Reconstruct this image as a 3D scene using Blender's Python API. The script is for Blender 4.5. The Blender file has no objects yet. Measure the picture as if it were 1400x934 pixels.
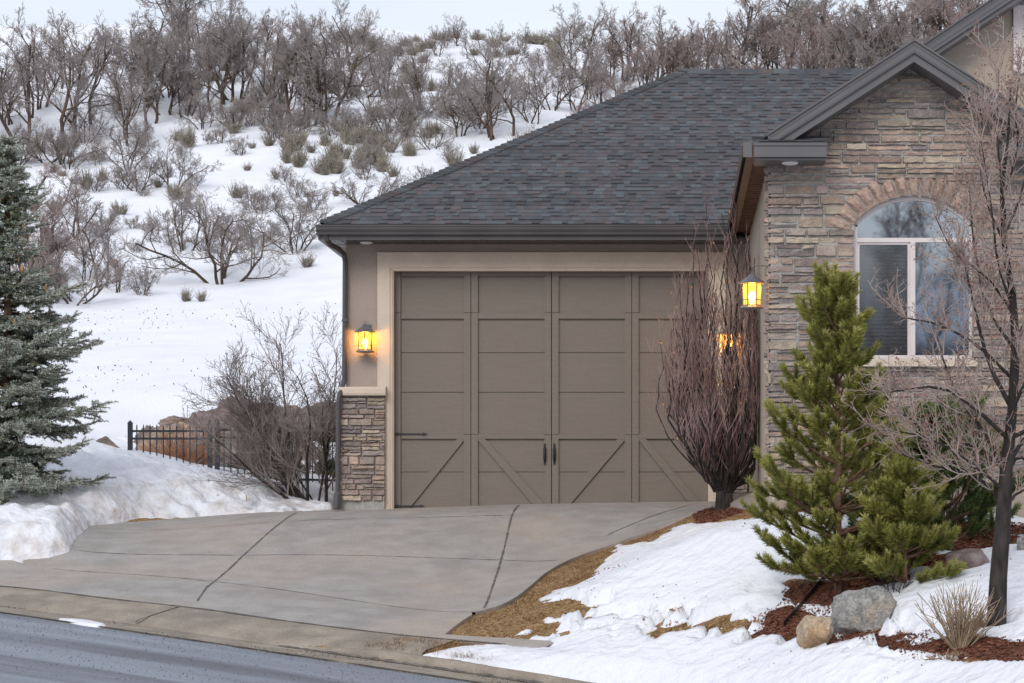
import bpy, math, random
import numpy as np
from mathutils import Vector, noise as mnoise

# ------------------------------------------------------------------ camera, sky, sun, exposure
U = 1.37                                   # layout units -> metres
F, CX, HY = 3570.0, 920.0, 703.0           # focal length and principal point in photograph pixels (1400 wide)
scene = bpy.context.scene
C = scene.collection
cd = bpy.data.cameras.new('camera'); cam = bpy.data.objects.new('camera', cd); C.objects.link(cam)
cam.location = (0, 0, 0); cam.rotation_euler = (math.pi / 2, 0, 0)
cd.sensor_width = 36; cd.lens = 36 * F / 1400
cd.shift_x = (700 - CX) / 1400; cd.shift_y = (HY - 467) / 1400
cd.clip_start = .1; cd.clip_end = 3000
scene.camera = cam
EXPOSURE = 0.40
SUN_EL, SUN_AZ = math.radians(34), math.radians(195)   # azimuth clockwise from +Y: behind the camera, a little left
w = bpy.data.worlds.new('World'); scene.world = w; w.use_nodes = True
nt = w.node_tree; nt.nodes.clear()
wo = nt.nodes.new('ShaderNodeOutputWorld'); bg = nt.nodes.new('ShaderNodeBackground'); bg.inputs[1].default_value = 0.12
sky = nt.nodes.new('ShaderNodeTexSky'); sky.sky_type = 'NISHITA'; sky.sun_disc = False
sky.sun_elevation = SUN_EL; sky.sun_rotation = SUN_AZ; sky.dust_density = 2.0
tc = nt.nodes.new('ShaderNodeTexCoord'); mp = nt.nodes.new('ShaderNodeMapping'); mp.inputs['Scale'].default_value = (1, 1, 3.5)
nz = nt.nodes.new('ShaderNodeTexNoise'); nz.inputs['Scale'].default_value = 2.6; nz.inputs['Detail'].default_value = 5
cr = nt.nodes.new('ShaderNodeValToRGB'); cr.color_ramp.elements[0].position = .36; cr.color_ramp.elements[1].position = .62
cr.color_ramp.elements[0].color = (0, 0, 0, 1); cr.color_ramp.elements[1].color = (1, 1, 1, 1)
mx = nt.nodes.new('ShaderNodeMixRGB'); mx.inputs[2].default_value = (6.3, 6.5, 7.05, 1)
nt.links.new(tc.outputs['Generated'], mp.inputs[0]); nt.links.new(mp.outputs[0], nz.inputs[0]); nt.links.new(nz.outputs[0], cr.inputs[0])
mc = nt.nodes.new('ShaderNodeMixRGB'); mc.inputs[1].default_value = (4.7, 5.1, 6.0, 1); mc.inputs[2].default_value = (6.1, 6.3, 6.75, 1)
nt.links.new(cr.outputs[0], mc.inputs[0]); nt.links.new(mc.outputs[0], mx.inputs[2]); mx.inputs[0].default_value = .8; nt.links.new(sky.outputs[0], mx.inputs[1]); nt.links.new(mx.outputs[0], bg.inputs[0])
nt.links.new(bg.outputs[0], wo.inputs[0])
sl = bpy.data.lights.new('sun', 'SUN'); sl.energy = 1.15; sl.angle = math.radians(25); sl.color = (1, .96, .91)
sun = bpy.data.objects.new('sun', sl); C.objects.link(sun)
sd = Vector((math.sin(SUN_AZ) * math.cos(SUN_EL), math.cos(SUN_AZ) * math.cos(SUN_EL), math.sin(SUN_EL)))
sun.rotation_euler = (-sd).to_track_quat('-Z', 'Y').to_euler()
scene.view_settings.view_transform = 'Standard'; scene.view_settings.look = 'None'
scene.view_settings.gamma = 1; scene.view_settings.exposure = EXPOSURE
scene.view_settings.use_curve_mapping = False

R = random.Random(7)
NR = np.random.default_rng(7)

# ------------------------------------------------------------------ helpers: space
def P(px, py, Y): return np.array([(px - CX) * Y / F, Y, (HY - py) * Y / F])
def PX(px, Y): return (px - CX) * Y / F
def PZ(py, Y): return (HY - py) * Y / F

# ------------------------------------------------------------------ helpers: materials
def mat(name, c1, c2=None, scale=5, rough=.8, bump=0, bscale=60, attr=False, extra=None, spec=.3, detail=6, lo=.35, hi=.65, metal=0, stretch=None, bdist=.02, grain=0, dots=0, rotz=0):
    m = bpy.data.materials.new(name); m.use_nodes = True; n = m.node_tree; nd = n.nodes; ln = n.links
    b = nd['Principled BSDF']; b.inputs['Roughness'].default_value = rough; b.inputs['Metallic'].default_value = metal
    b.inputs['Specular IOR Level'].default_value = spec
    co = nd.new('ShaderNodeTexCoord'); vec = co.outputs['Object']
    if stretch:
        mm = nd.new('ShaderNodeMapping'); mm.vector_type = 'TEXTURE'; mm.inputs['Rotation'].default_value = (0, 0, rotz); mm.inputs['Scale'].default_value = tuple(1 / q for q in stretch); ln.new(vec, mm.inputs[0]); vec = mm.outputs[0]
    c2 = c2 or c1
    t = nd.new('ShaderNodeTexNoise'); t.inputs['Scale'].default_value = scale; t.inputs['Detail'].default_value = detail; ln.new(vec, t.inputs['Vector'])
    r = nd.new('ShaderNodeValToRGB'); e = r.color_ramp.elements
    e[0].position = lo; e[1].position = hi; e[0].color = (*c1, 1); e[1].color = (*c2, 1); ln.new(t.outputs[0], r.inputs[0])
    col = r.outputs[0]
    if extra:      # second, larger pattern: (scale, colour, lo, hi, strength)
        t2 = nd.new('ShaderNodeTexNoise'); t2.inputs['Scale'].default_value = extra[0]; t2.inputs['Detail'].default_value = 4; ln.new(vec, t2.inputs['Vector'])
        r2 = nd.new('ShaderNodeValToRGB'); r2.color_ramp.elements[0].position = extra[2]; r2.color_ramp.elements[1].position = extra[3]
        r2.color_ramp.elements[1].color = (extra[4],) * 3 + (1,); ln.new(t2.outputs[0], r2.inputs[0])
        x2 = nd.new('ShaderNodeMixRGB'); x2.inputs[2].default_value = (*extra[1], 1); ln.new(r2.outputs[0], x2.inputs[0]); ln.new(col, x2.inputs[1]); col = x2.outputs[0]
    for kind_, amt in (('g', grain), ('d', dots)):
        if not amt: continue
        tg = nd.new('ShaderNodeTexNoise'); tg.inputs['Scale'].default_value = 38 if kind_ == 'g' else 16; tg.inputs['Detail'].default_value = 3; ln.new(co.outputs['Object'], tg.inputs['Vector'])
        rg_ = nd.new('ShaderNodeValToRGB'); e_ = rg_.color_ramp.elements; e_[0].position, e_[1].position = (.3, .7) if kind_ == 'g' else (.69, .73)
        a0, a1 = (1 - amt, 1 + amt) if kind_ == 'g' else (1, 1 - amt); e_[0].color = (a0, a0, a0, 1); e_[1].color = (a1, a1, a1, 1); ln.new(tg.outputs[0], rg_.inputs[0])
        xg = nd.new('ShaderNodeMixRGB'); xg.blend_type = 'MULTIPLY'; xg.inputs[0].default_value = 1; ln.new(col, xg.inputs[1]); ln.new(rg_.outputs[0], xg.inputs[2]); col = xg.outputs[0]
    if attr:
        a = nd.new('ShaderNodeVertexColor'); a.layer_name = 'tint'
        x = nd.new('ShaderNodeMixRGB'); x.blend_type = 'MULTIPLY'; x.inputs[0].default_value = 1
        ln.new(col, x.inputs[1]); ln.new(a.outputs[0], x.inputs[2]); col = x.outputs[0]
    ln.new(col, b.inputs['Base Color'])
    if bump:
        t3 = nd.new('ShaderNodeTexNoise'); t3.inputs['Scale'].default_value = bscale; t3.inputs['Detail'].default_value = 5; ln.new(vec, t3.inputs['Vector'])
        bp = nd.new('ShaderNodeBump'); bp.inputs['Strength'].default_value = bump; bp.inputs['Distance'].default_value = bdist
        ln.new(t3.outputs[0], bp.inputs['Height']); ln.new(bp.outputs[0], b.inputs['Normal'])
    return m

M = {}
M['stucco'] = mat('stucco', (.36, .295, .252), (.395, .325, .28), 2, .9, .6, 90, grain=.07)
M['stucco_light'] = mat('stucco_light', (.40, .335, .275), (.44, .37, .30), 2, .9, .5, 90, grain=.06)
M['trim'] = mat('trim_paint', (.57, .475, .385), (.61, .515, .42), 3, .85, .25, 90, grain=.04)
M['door'] = mat('door_paint', (.180, .151, .127), (.194, .163, .137), 3, .55, .10, 50, stretch=(1, 1, 14), grain=.06, extra=(.6, (.175, .152, .128), .45, .7, .4))
M['metal'] = mat('gutter_metal', (.062, .056, .057), (.078, .071, .072), 2, .38, 0, spec=.5)
M['fascia'] = mat('fascia_metal', (.088, .084, .088), (.112, .107, .11), 1.2, .38, 0, spec=.5, stretch=(1, 1, .3))
M['soffit'] = mat('soffit_brown', (.145, .085, .055), (.19, .11, .07), 4, .6)
M['soffit_pale'] = mat('soffit_pale', (.42, .42, .43), (.5, .5, .5), 4, .7)
M['black'] = mat('black_iron', (.012, .012, .014), (.022, .022, .025), 20, .4, .2, 60, spec=.5)
M['fence'] = mat('fence_metal', (.018, .021, .028), (.028, .032, .04), 8, .45, spec=.5)
M['shingle'] = mat('shingle', (.78, .78, .78), (1.0, 1.0, 1.0), 60, .9, .5, 160, attr=True, spec=.2)
M['stone'] = mat('ledge_stone', (.70, .68, .67), (1.0, .98, .95), 9, .92, .9, 38, attr=True, spec=.15, extra=(4, (.5, .5, .52), .5, .75, .5), bdist=.03)
M['mortar'] = mat('mortar', (.30, .29, .275), (.40, .385, .36), 14, .95, .6, 60)
M['arch'] = mat('arch_stone', (.33, .235, .195), (.48, .365, .30), 14, .92, .9, 50, attr=True, bdist=.03)
M['frame_w'] = mat('window_frame', (.60, .54, .53), (.66, .60, .59), 4, .5)
M['concrete'] = mat('concrete', (.285, .267, .25), (.36, .342, .323), 2.2, .85, .35, 60, extra=(.42, (.44, .345, .275), .44, .68, .5), detail=8, grain=.10, dots=.35)
M['apron'] = mat('apron_concrete', (.25, .215, .175), (.35, .30, .245), 2.6, .9, .5, 70, extra=(1.2, (.16, .14, .12), .5, .72, .55), detail=9, grain=.14, dots=.5)
M['joint'] = mat('joint', (.09, .08, .072), (.17, .155, .14), 10, .9)
M['asphalt'] = mat('asphalt', (.185, .202, .235), (.27, .295, .342), .9, .62, .5, 120, grain=.20, dots=.4, rotz=math.radians(-30), stretch=(.16, 1.5, 1), extra=(.5, (.10, .105, .118), .5, .62, .75), detail=9, spec=.4)
M['bark_oak'] = mat('oak_bark', (.045, .036, .032), (.12, .08, .052), 7, .95)
M['twig_oak'] = mat('oak_twigs', (.22, .192, .182), (.34, .30, .285), 1.2, .95)
M['twig_oak2'] = mat('oak_twigs_rosy', (.24, .182, .17), (.35, .28, .262), 1.2, .95)
M['sage'] = mat('sage', (.28, .265, .22), (.44, .42, .36), 3, .95, attr=True)
M['bark_dark'] = mat('dark_bark', (.018, .015, .015), (.055, .045, .042), 14, .9, .9, 30, stretch=(1, 1, .25))
M['twig_purple'] = mat('purple_twigs', (.14, .08, .072), (.33, .235, .22), 1.6, .85)
M['twig_grey'] = mat('grey_twigs', (.25, .185, .16), (.44, .36, .32), 4, .8)
M['twig_bush'] = mat('bush_twigs', (.13, .105, .10), (.29, .25, .24), 2.5, .9)
M['bud'] = mat('red_bud', (.20, .08, .055), (.33, .16, .11), 9, .8)
M['leaf_dry'] = mat('dry_leaf', (.42, .20, .08), (.55, .30, .13), 9, .8)
M['needle'] = mat('spruce_needles', (.8, .8, .8), (1, 1, 1), 3, .7, attr=True)
M['needle_pine'] = mat('pine_needles', (.8, .8, .8), (1, 1, 1), 3, .6, attr=True)
M['branch_pine'] = mat('pine_bark', (.10, .055, .035), (.20, .12, .08), 14, .9, .6, 40)
M['cone'] = mat('cone', (.33, .17, .075), (.46, .27, .14), 20, .8, .5, 60)
M['straw'] = mat('straw', (.26, .165, .085), (.44, .31, .17), 10, .9, attr=True)
M['creeper'] = mat('creeper', (.30, .135, .07), (.46, .24, .14), 9, .9)
M['mulch'] = mat('mulch', (.10, .045, .030), (.24, .11, .07), 14, .95, attr=True)
M['stem_tan'] = mat('tan_stems', (.24, .17, .11), (.40, .31, .22), 6, .9)
M['rock_grey'] = mat('grey_rock', (.19, .185, .175), (.34, .335, .32), 10, .9, .9, 34, extra=(2.6, (.42, .31, .19), .56, .72, .6), detail=10, grain=.3)
M['rock_tan'] = mat('tan_rock', (.36, .27, .17), (.52, .45, .35), 7, .9, .9, 30, extra=(2.2, (.42, .22, .09), .5, .7, .6), detail=10, grain=.3)
M['rock_red'] = mat('red_rock', (.14, .10, .10), (.28, .215, .205), 6, .9, .9, 26, extra=(3, (.42, .38, .36), .6, .74, .5), detail=10)
M['rock_orange'] = mat('orange_rock', (.26, .185, .14), (.40, .315, .26), 5, .9, .9, 18, extra=(2, (.16, .14, .13), .5, .7, .7), detail=10)
M['rock_brown'] = mat('brown_rock', (.14, .115, .10), (.27, .22, .195), 4, .9, .9, 18, extra=(2, (.30, .21, .16), .5, .7, .7), detail=10)
M['white_plastic'] = mat('white_plastic', (.7, .7, .68), rough=.5)
M['blue_plastic'] = mat('blue_plastic', (.02, .07, .5), rough=.5)
M['lantern'] = mat('lantern_metal', (.10, .10, .11), (.15, .145, .15), 20, .5, spec=.5)
M['curtain'] = mat('blind', (.10, .105, .11), (.14, .145, .15), 1.5, .9)
M['screen'] = mat('window_screen', (.085, .085, .09), (.10, .10, .105), 2, .6)

def snow_mat():
    m = mat('snow', (.77, .79, .845), (.82, .835, .87), .7, .6, .9, 5, spec=.3, bdist=.09)
    n = m.node_tree; nd = n.nodes; ln = n.links; b = nd['Principled BSDF']
    # dirt ('tint' holds how dirty the snow is: plough spoil, grit)
    src = b.inputs['Base Color'].links[0].from_socket
    a = nd.new('ShaderNodeVertexColor'); a.layer_name = 'tint'
    t = nd.new('ShaderNodeTexNoise'); t.inputs['Scale'].default_value = 3.5; t.inputs['Detail'].default_value = 9
    co = nd.new('ShaderNodeTexCoord'); ln.new(co.outputs['Object'], t.inputs[0])
    r = nd.new('ShaderNodeValToRGB'); r.color_ramp.elements[0].position = .42; r.color_ramp.elements[1].position = .72; ln.new(t.outputs[0], r.inputs[0])
    mu = nd.new('ShaderNodeMath'); mu.operation = 'MULTIPLY'; ln.new(r.outputs[0], mu.inputs[0]); ln.new(a.outputs[0], mu.inputs[1])
    x = nd.new('ShaderNodeMixRGB'); x.inputs[2].default_value = (.46, .38, .32, 1); ln.new(mu.outputs[0], x.inputs[0]); ln.new(src, x.inputs[1])
    ln.new(x.outputs[0], b.inputs['Base Color'])
    return m
M['snow'] = snow_mat()

def ground_mat():
    m = bpy.data.materials.new('ground'); m.use_nodes = True; n = m.node_tree; nd = n.nodes; ln = n.links
    b = nd['Principled BSDF']; b.inputs['Roughness'].default_value = .95; b.inputs['Specular IOR Level'].default_value = .1
    co = nd.new('ShaderNodeTexCoord')
    def ramp(scale, a, c, lo=.35, hi=.65):
        t = nd.new('ShaderNodeTexNoise'); t.inputs['Scale'].default_value = scale; t.inputs['Detail'].default_value = 8; ln.new(co.outputs['Object'], t.inputs[0])
        r = nd.new('ShaderNodeValToRGB'); r.color_ramp.elements[0].position = lo; r.color_ramp.elements[1].position = hi
        r.color_ramp.elements[0].color = (*a, 1); r.color_ramp.elements[1].color = (*c, 1); ln.new(t.outputs[0], r.inputs[0]); return r.outputs[0], t.outputs[0]
    grass, gh = ramp(16, (.17, .10, .045), (.40, .27, .14))
    mul, mh = ramp(22, (.06, .025, .018), (.22, .09, .055))
    snow, _ = ramp(.7, (.78, .80, .85), (.84, .855, .89))
    a = nd.new('ShaderNodeVertexColor'); a.layer_name = 'tint'; s = nd.new('ShaderNodeSeparateColor'); ln.new(a.outputs[0], s.inputs[0])
    x = nd.new('ShaderNodeMixRGB'); ln.new(s.outputs[1], x.inputs[0]); ln.new(grass, x.inputs[1]); ln.new(mul, x.inputs[2])
    x2 = nd.new('ShaderNodeMixRGB'); ln.new(s.outputs[0], x2.inputs[0]); ln.new(x.outputs[0], x2.inputs[1]); ln.new(snow, x2.inputs[2])
    ln.new(x2.outputs[0], b.inputs['Base Color'])
    bp = nd.new('ShaderNodeBump'); bp.inputs['Strength'].default_value = .6; bp.inputs['Distance'].default_value = .04; ln.new(gh, bp.inputs['Height']); ln.new(bp.outputs[0], b.inputs['Normal'])
    return m
M['ground'] = ground_mat()

def glass_mat(name, refl, tint, rough=.02):
    m = bpy.data.materials.new(name); m.use_nodes = True; n = m.node_tree; nd = n.nodes; ln = n.links; nd.clear()
    o = nd.new('ShaderNodeOutputMaterial'); g = nd.new('ShaderNodeBsdfGlossy'); g.inputs['Roughness'].default_value = rough; g.inputs[0].default_value = (.85, .92, 1, 1)
    t = nd.new('ShaderNodeBsdfTransparent'); t.inputs[0].default_value = (*tint, 1); x = nd.new('ShaderNodeMixShader'); x.inputs[0].default_value = refl
    ln.new(t.outputs[0], x.inputs[1]); ln.new(g.outputs[0], x.inputs[2]); ln.new(x.outputs[0], o.inputs[0]); return m
M['glass'] = glass_mat('window_glass', .26, (.75, .82, .88), .04)
M['glass_screened'] = glass_mat('window_glass_screened', .13, (.8, .8, .8), .08)

def emit_mat(name, col, st, mix=None, tint=(1, .75, .3)):
    m = bpy.data.materials.new(name); m.use_nodes = True; n = m.node_tree; nd = n.nodes; ln = n.links; nd.clear()
    o = nd.new('ShaderNodeOutputMaterial'); e = nd.new('ShaderNodeEmission'); e.inputs[0].default_value = (*col, 1); e.inputs[1].default_value = st
    if mix is None: ln.new(e.outputs[0], o.inputs[0])
    else:
        t = nd.new('ShaderNodeBsdfTransparent'); t.inputs[0].default_value = (*tint, 1); x = nd.new('ShaderNodeMixShader'); x.inputs[0].default_value = mix
        ln.new(t.outputs[0], x.inputs[1]); ln.new(e.outputs[0], x.inputs[2]); ln.new(x.outputs[0], o.inputs[0])
    return m
M['lamp_glass'] = emit_mat('amber_glass', (1, .58, .09), 2.4, .5)
M['bulb'] = emit_mat('bulb', (1, .84, .52), 22)

# ------------------------------------------------------------------ helpers: objects
def link(o): C.objects.link(o); return o
def worldloc(o):
    v = np.zeros(3)
    while o: v += np.array(o.location); o = o.parent
    return v
def tag(o, label=None, cat=None, group=None, kind=None):
    if label: o['label'] = label
    if cat: o['category'] = cat
    if group: o['group'] = group
    if kind: o['kind'] = kind
    return o
def thing(name, p, label, cat, group=None):
    o = bpy.data.objects.new(name, None); o.empty_display_size = .2; o.location = tuple(np.array(p, float) * U); link(o)
    return tag(o, label, cat, group)
def mesh(name, V, faces, m, parent=None, tint=None, vtint=None, smooth=False, loc=None):
    """V in layout units (world). faces: list of index tuples or int arrays (N,k) in a list."""
    V = np.asarray(V, float) * U
    base = worldloc(parent) if parent else (np.array(loc, float) * U if loc is not None else np.zeros(3))
    V = V - base
    if isinstance(faces, np.ndarray): faces = [faces]
    if len(faces) and isinstance(faces[0], np.ndarray) and faces[0].ndim == 2:
        loops = np.concatenate([f.reshape(-1) for f in faces]); tot = np.concatenate([np.full(len(f), f.shape[1]) for f in faces])
    else:
        loops = np.concatenate([np.asarray(f) for f in faces]); tot = np.array([len(f) for f in faces])
    me = bpy.data.meshes.new(name); me.vertices.add(len(V)); me.vertices.foreach_set('co', V.astype(np.float32).ravel())
    me.loops.add(len(loops)); me.loops.foreach_set('vertex_index', loops.astype(np.int32))
    st = np.concatenate([[0], np.cumsum(tot)[:-1]]); me.polygons.add(len(tot)); me.polygons.foreach_set('loop_start', st.astype(np.int32))
    me.polygons.foreach_set('loop_total', tot.astype(np.int32))
    me.polygons.foreach_set('use_smooth', np.full(len(tot), bool(smooth)))
    me.update(calc_edges=True); me.validate()
    if tint is not None:
        t = np.repeat(np.asarray(tint, float), tot, axis=0); a = me.color_attributes.new('tint', 'FLOAT_COLOR', 'CORNER')
        a.data.foreach_set('color', np.c_[t, np.ones(len(t))].astype(np.float32).ravel())
    if vtint is not None:
        a = me.color_attributes.new('tint', 'FLOAT_COLOR', 'POINT')
        a.data.foreach_set('color', np.c_[np.asarray(vtint, float), np.ones(len(V))].astype(np.float32).ravel())
    me.materials.append(M[m] if isinstance(m, str) else m)
    o = bpy.data.objects.new(name, me); o.parent = parent
    if parent is None: o.location = tuple(base)
    return link(o)
def copy_tree(o, parent=None):
    c = o.copy(); C.objects.link(c); c.parent = parent
    for ch in [x for x in o.children]: copy_tree(ch, c)
    return c

class MB:
    def __init__(s): s.v = []; s.f = []; s.t = []; s.n = 0
    def add(s, V, Fs, t=(1, 1, 1)):
        s.v += [tuple(v) for v in V]; s.f += [tuple(i + s.n for i in f) for f in Fs]; s.t += [t] * len(Fs); s.n += len(V)
    def box(s, a, b, t=(1, 1, 1)):
        x0, y0, z0 = a; x1, y1, z1 = b
        s.hexa([(x0, y0, z0), (x1, y0, z0), (x1, y1, z0), (x0, y1, z0), (x0, y0, z1), (x1, y0, z1), (x1, y1, z1), (x0, y1, z1)], t)
    def hexa(s, V, t=(1, 1, 1)): s.add(V, [(0, 3, 2, 1), (4, 5, 6, 7), (0, 1, 5, 4), (1, 2, 6, 5), (2, 3, 7, 6), (3, 0, 4, 7)], t)
    def prism(s, prof, axis, a, b, t=(1, 1, 1)):
        """prof: 2-D outline; axis 'y': (x,z) extruded a..b along y; 'x': (y,z) along x; 'z': (x,y) along z"""
        n = len(prof); V = []
        for q in (a, b):
            for u, v in prof: V.append({'y': (u, q, v), 'x': (q, u, v), 'z': (u, v, q)}[axis])
        s.add(V, [tuple(range(n))[::-1], tuple(range(n, 2 * n))] + [(i, (i + 1) % n, n + (i + 1) % n, n + i) for i in range(n)], t)
    def tube(s, pts, r, k=8, t=(1, 1, 1)):
        V, Fc = tubes([(np.array(pts, float), np.full(len(pts), r) if np.isscalar(r) else np.array(r, float))], k, cap=True)
        s.add(V, [tuple(f) for q in Fc for f in q], t)
    def build(s, name, m, parent=None, smooth=False, loc=None, tint=False):
        return mesh(name, s.v, s.f, m, parent, tint=s.t if tint else None, smooth=smooth, loc=loc)

def tubes(polys, k=3, cap=False):
    """vectorised tapered tubes; polys = [(pts(n,3), rad(n))]"""
    by = {}
    for p, r in polys: by.setdefault(len(p), []).append((p, r))
    Vs, Fs, off = [], [], 0
    ang = np.arange(k) * 2 * np.pi / k
    for n, L in by.items():
        Pn = np.array([p for p, _ in L]); Rn = np.array([r for _, r in L]); m = len(L)
        T = np.empty_like(Pn); T[:, 1:-1] = Pn[:, 2:] - Pn[:, :-2]; T[:, 0] = Pn[:, 1] - Pn[:, 0]; T[:, -1] = Pn[:, -1] - Pn[:, -2]
        T /= np.linalg.norm(T, axis=2, keepdims=True) + 1e-9
        d = Pn[:, -1] - Pn[:, 0]; ref = np.where(np.abs(d[:, 2:3]) > .7 * np.linalg.norm(d, axis=1, keepdims=True), [[1, .1, 0]], [[.05, .1, 1]])
        A = np.cross(T, ref[:, None, :]); A /= np.linalg.norm(A, axis=2, keepdims=True) + 1e-9; B = np.cross(T, A)
        ring = Pn[:, :, None, :] + Rn[:, :, None, None] * (A[:, :, None, :] * np.cos(ang)[None, None, :, None] + B[:, :, None, :] * np.sin(ang)[None, None, :, None])
        Vs.append(ring.reshape(-1, 3)); idx = off + np.arange(m * n * k).reshape(m, n, k); nx = np.roll(idx, -1, axis=2)
        Fs.append(np.stack([idx[:, :-1], nx[:, :-1], nx[:, 1:], idx[:, 1:]], -1).reshape(-1, 4))
        if cap: Fs.append(idx[:, -1, :].reshape(-1, k)); Fs.append(idx[:, 0, ::-1].reshape(-1, k))
        off += m * n * k
    return np.concatenate(Vs), Fs

def hash_noise(x, y, scale, seed=0, octaves=4):
    """vectorised value noise in -1..1"""
    out = np.zeros(np.shape(x)); amp = 1; tot = 0
    for o in range(octaves):
        xs = np.asarray(x) * scale + 17.3 * o + seed; ys = np.asarray(y) * scale - 9.1 * o + seed * 1.7
        xi = np.floor(xs).astype(np.int64); yi = np.floor(ys).astype(np.int64); fx = xs - xi; fy = ys - yi; fx = fx * fx * (3 - 2 * fx); fy = fy * fy * (3 - 2 * fy)
        def h(a, b):
            n = (a * 374761393 + b * 668265263 + o * 1442695 + int(seed) * 9176) & 0xffffffff
            n = ((n ^ (n >> 13)) * 1274126177) & 0xffffffff; n = n ^ (n >> 16); return n / 2147483647.5 - 1
        v = (h(xi, yi) * (1 - fx) + h(xi + 1, yi) * fx) * (1 - fy) + (h(xi, yi + 1) * (1 - fx) + h(xi + 1, yi + 1) * fx) * fy
        out += v * amp; tot += amp; amp *= .5; scale *= 2.03
    return out / tot

# ------------------------------------------------------------------ street line (kerb face) and terrain heights
K = np.array([(-60, 57.4), (-20, 33.0), (-3.54, 23.0), (-1.24, 21.55), (0.0, 20.55), (1.0, 19.0), (2.0, 17.0), (4.0, 12.5), (7.5, 5), (12, -6), (30, -50)], float)
# smooth the street line a little (Chaikin) away from the first visible metres
def chaikin(p, it=2):
    for _ in range(it):
        q = [p[0]]
        for a, b in zip(p[:-1], p[1:]): q += [a * .75 + b * .25, a * .25 + b * .75]
        p = np.array(q + [p[-1]])
    return p
K = np.vstack([K[:2], [(-3.54, 23.0)], chaikin(K[3:], 2)])
seg = K[1:] - K[:-1]; sl_ = np.linalg.norm(seg, axis=1); cum = np.concatenate([[0], np.cumsum(sl_)]); U0 = cum[2]
def us(x, y):
    """along-street distance u (0 where the kerb starts) and signed distance s (+ towards the yard)"""
    x = np.asarray(x, float); y = np.asarray(y, float); best = np.full(x.shape, 1e9); bu = np.zeros(x.shape); bs = np.zeros(x.shape)
    for i in range(len(seg)):
        d = seg[i] / sl_[i]; rx = x - K[i, 0]; ry = y - K[i, 1]; t = np.clip(rx * d[0] + ry * d[1], 0, sl_[i])
        qx = rx - t * d[0]; qy = ry - t * d[1]; D = np.hypot(qx, qy); side = np.sign(-(rx * d[1] - ry * d[0])); m = D < best - 1e-9
        best = np.where(m, D, best); bu = np.where(m, cum[i] + t - U0, bu); bs = np.where(m, np.where(side == 0, 1, side) * D, bs)
    return bu, bs
def kpt(u, s):
    u = np.atleast_1d(u) + U0; i = np.clip(np.searchsorted(cum, u) - 1, 0, len(seg) - 1); t = (u - cum[i])
    # smoothed direction
    def dirat(uu):
        j = np.clip(np.searchsorted(cum, uu) - 1, 0, len(seg) - 1); return seg[j] / sl_[j][:, None]
    d = dirat(u - .15) + dirat(u + .15) + dirat(u); d /= np.linalg.norm(d, axis=1, keepdims=True)
    p = K[i] + (seg[i] / sl_[i][:, None]) * t[:, None]
    return p + np.c_[-d[:, 1], d[:, 0]] * s
def Rz(u, s): return -1.17 - .085 * np.clip(u, -30, 9) - .02 * np.clip(s, -12, 0) - .15 * np.clip(-np.minimum(s, 0) - 12, 0, 2) * 0
pts = []
def cp(px, py, Y, dz=0): p = P(px, py, Y); pts.append((p[0], p[1], p[2] + dz))
for u in (-14, -9, -6, -4, -2.5, -1.2, 0): q = kpt(u, 0)[0]; pts.append((q[0], q[1], float(Rz(u, 0)) + .015))
for u in (1.2, 2.2, 3.2, 4.2, 5.4, 7, 9, 12, 18): q = kpt(u, .05)[0]; pts.append((q[0], q[1], float(Rz(u, 0)) + .09))
for a in [(470, 697, 30), (540, 696, 30), (750, 690, 30), (968, 686, 30), (1020, 685, 29.3), (1035, 681, 26.2), (386, 713, 28.95), (331, 761, 27.1), (283, 803, 25.4),
          (685, 765, 27.1), (662, 831, 24.3), (122, 721, 29.2), (106, 757, 27.6), (38, 778, 26.9), (0, 803, 25.4), (270, 835, 24.1), (620, 871, 22.9), (450, 853, 23.5),
          (768, 768, 26.9), (700, 826, 24.5), (850, 742, 27.5), (940, 708, 27.7), (1020, 697, 25.9), (985, 680, 26.8), (700, 697, 29.3), (850, 694, 29.3), (560, 702, 29.3)]: cp(*a, dz=-.035)
for a in [(870, 764, 24.6), (1000, 730, 25.0), (760, 832, 23.2), (740, 886, 22.2), (900, 890, 21.3), (1000, 868, 21.2), (1050, 703, 24.9), (1060, 690, 23.4), (1200, 698, 23.4),
          (1400, 715, 23.4), (1500, 720, 23.4), (1150, 802, 21.3), (1180, 866, 20.3), (1110, 884, 20.0), (1365, 852, 19.5), (1323, 784, 20.8), (1400, 764, 21), (1250, 860, 20),
          (1400, 938, 17.5), (1180, 905, 19.2), (930, 800, 23.0), (1000, 790, 22.6), (1050, 820, 21.6), (1450, 880, 18.8), (1310, 905, 18.6), (1300, 690, 23.6)]: cp(*a, dz=-.04)
pts += [(5, 26, .3), (8, 24, .2), (8, 18, -.6), (0, 33, .3), (-2, 34, .4), (4, 34, .5), (6, 30, .4), (9, 13, -1.3)]
for a in [(455, 697, 31), (190, 705, 30.2), (100, 748, 27.6), (0, 776, 26.9), (20, 730, 28)]: cp(*a, dz=-.04)
for a in [(0, 692, 29), (60, 682, 29.6), (130, 668, 30.6)]: cp(*a, dz=-.22)
for a in [(200, 650, 32), (300, 668, 32.2), (420, 680, 32.2), (450, 682, 33)]: cp(*a, dz=-.12)
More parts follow.
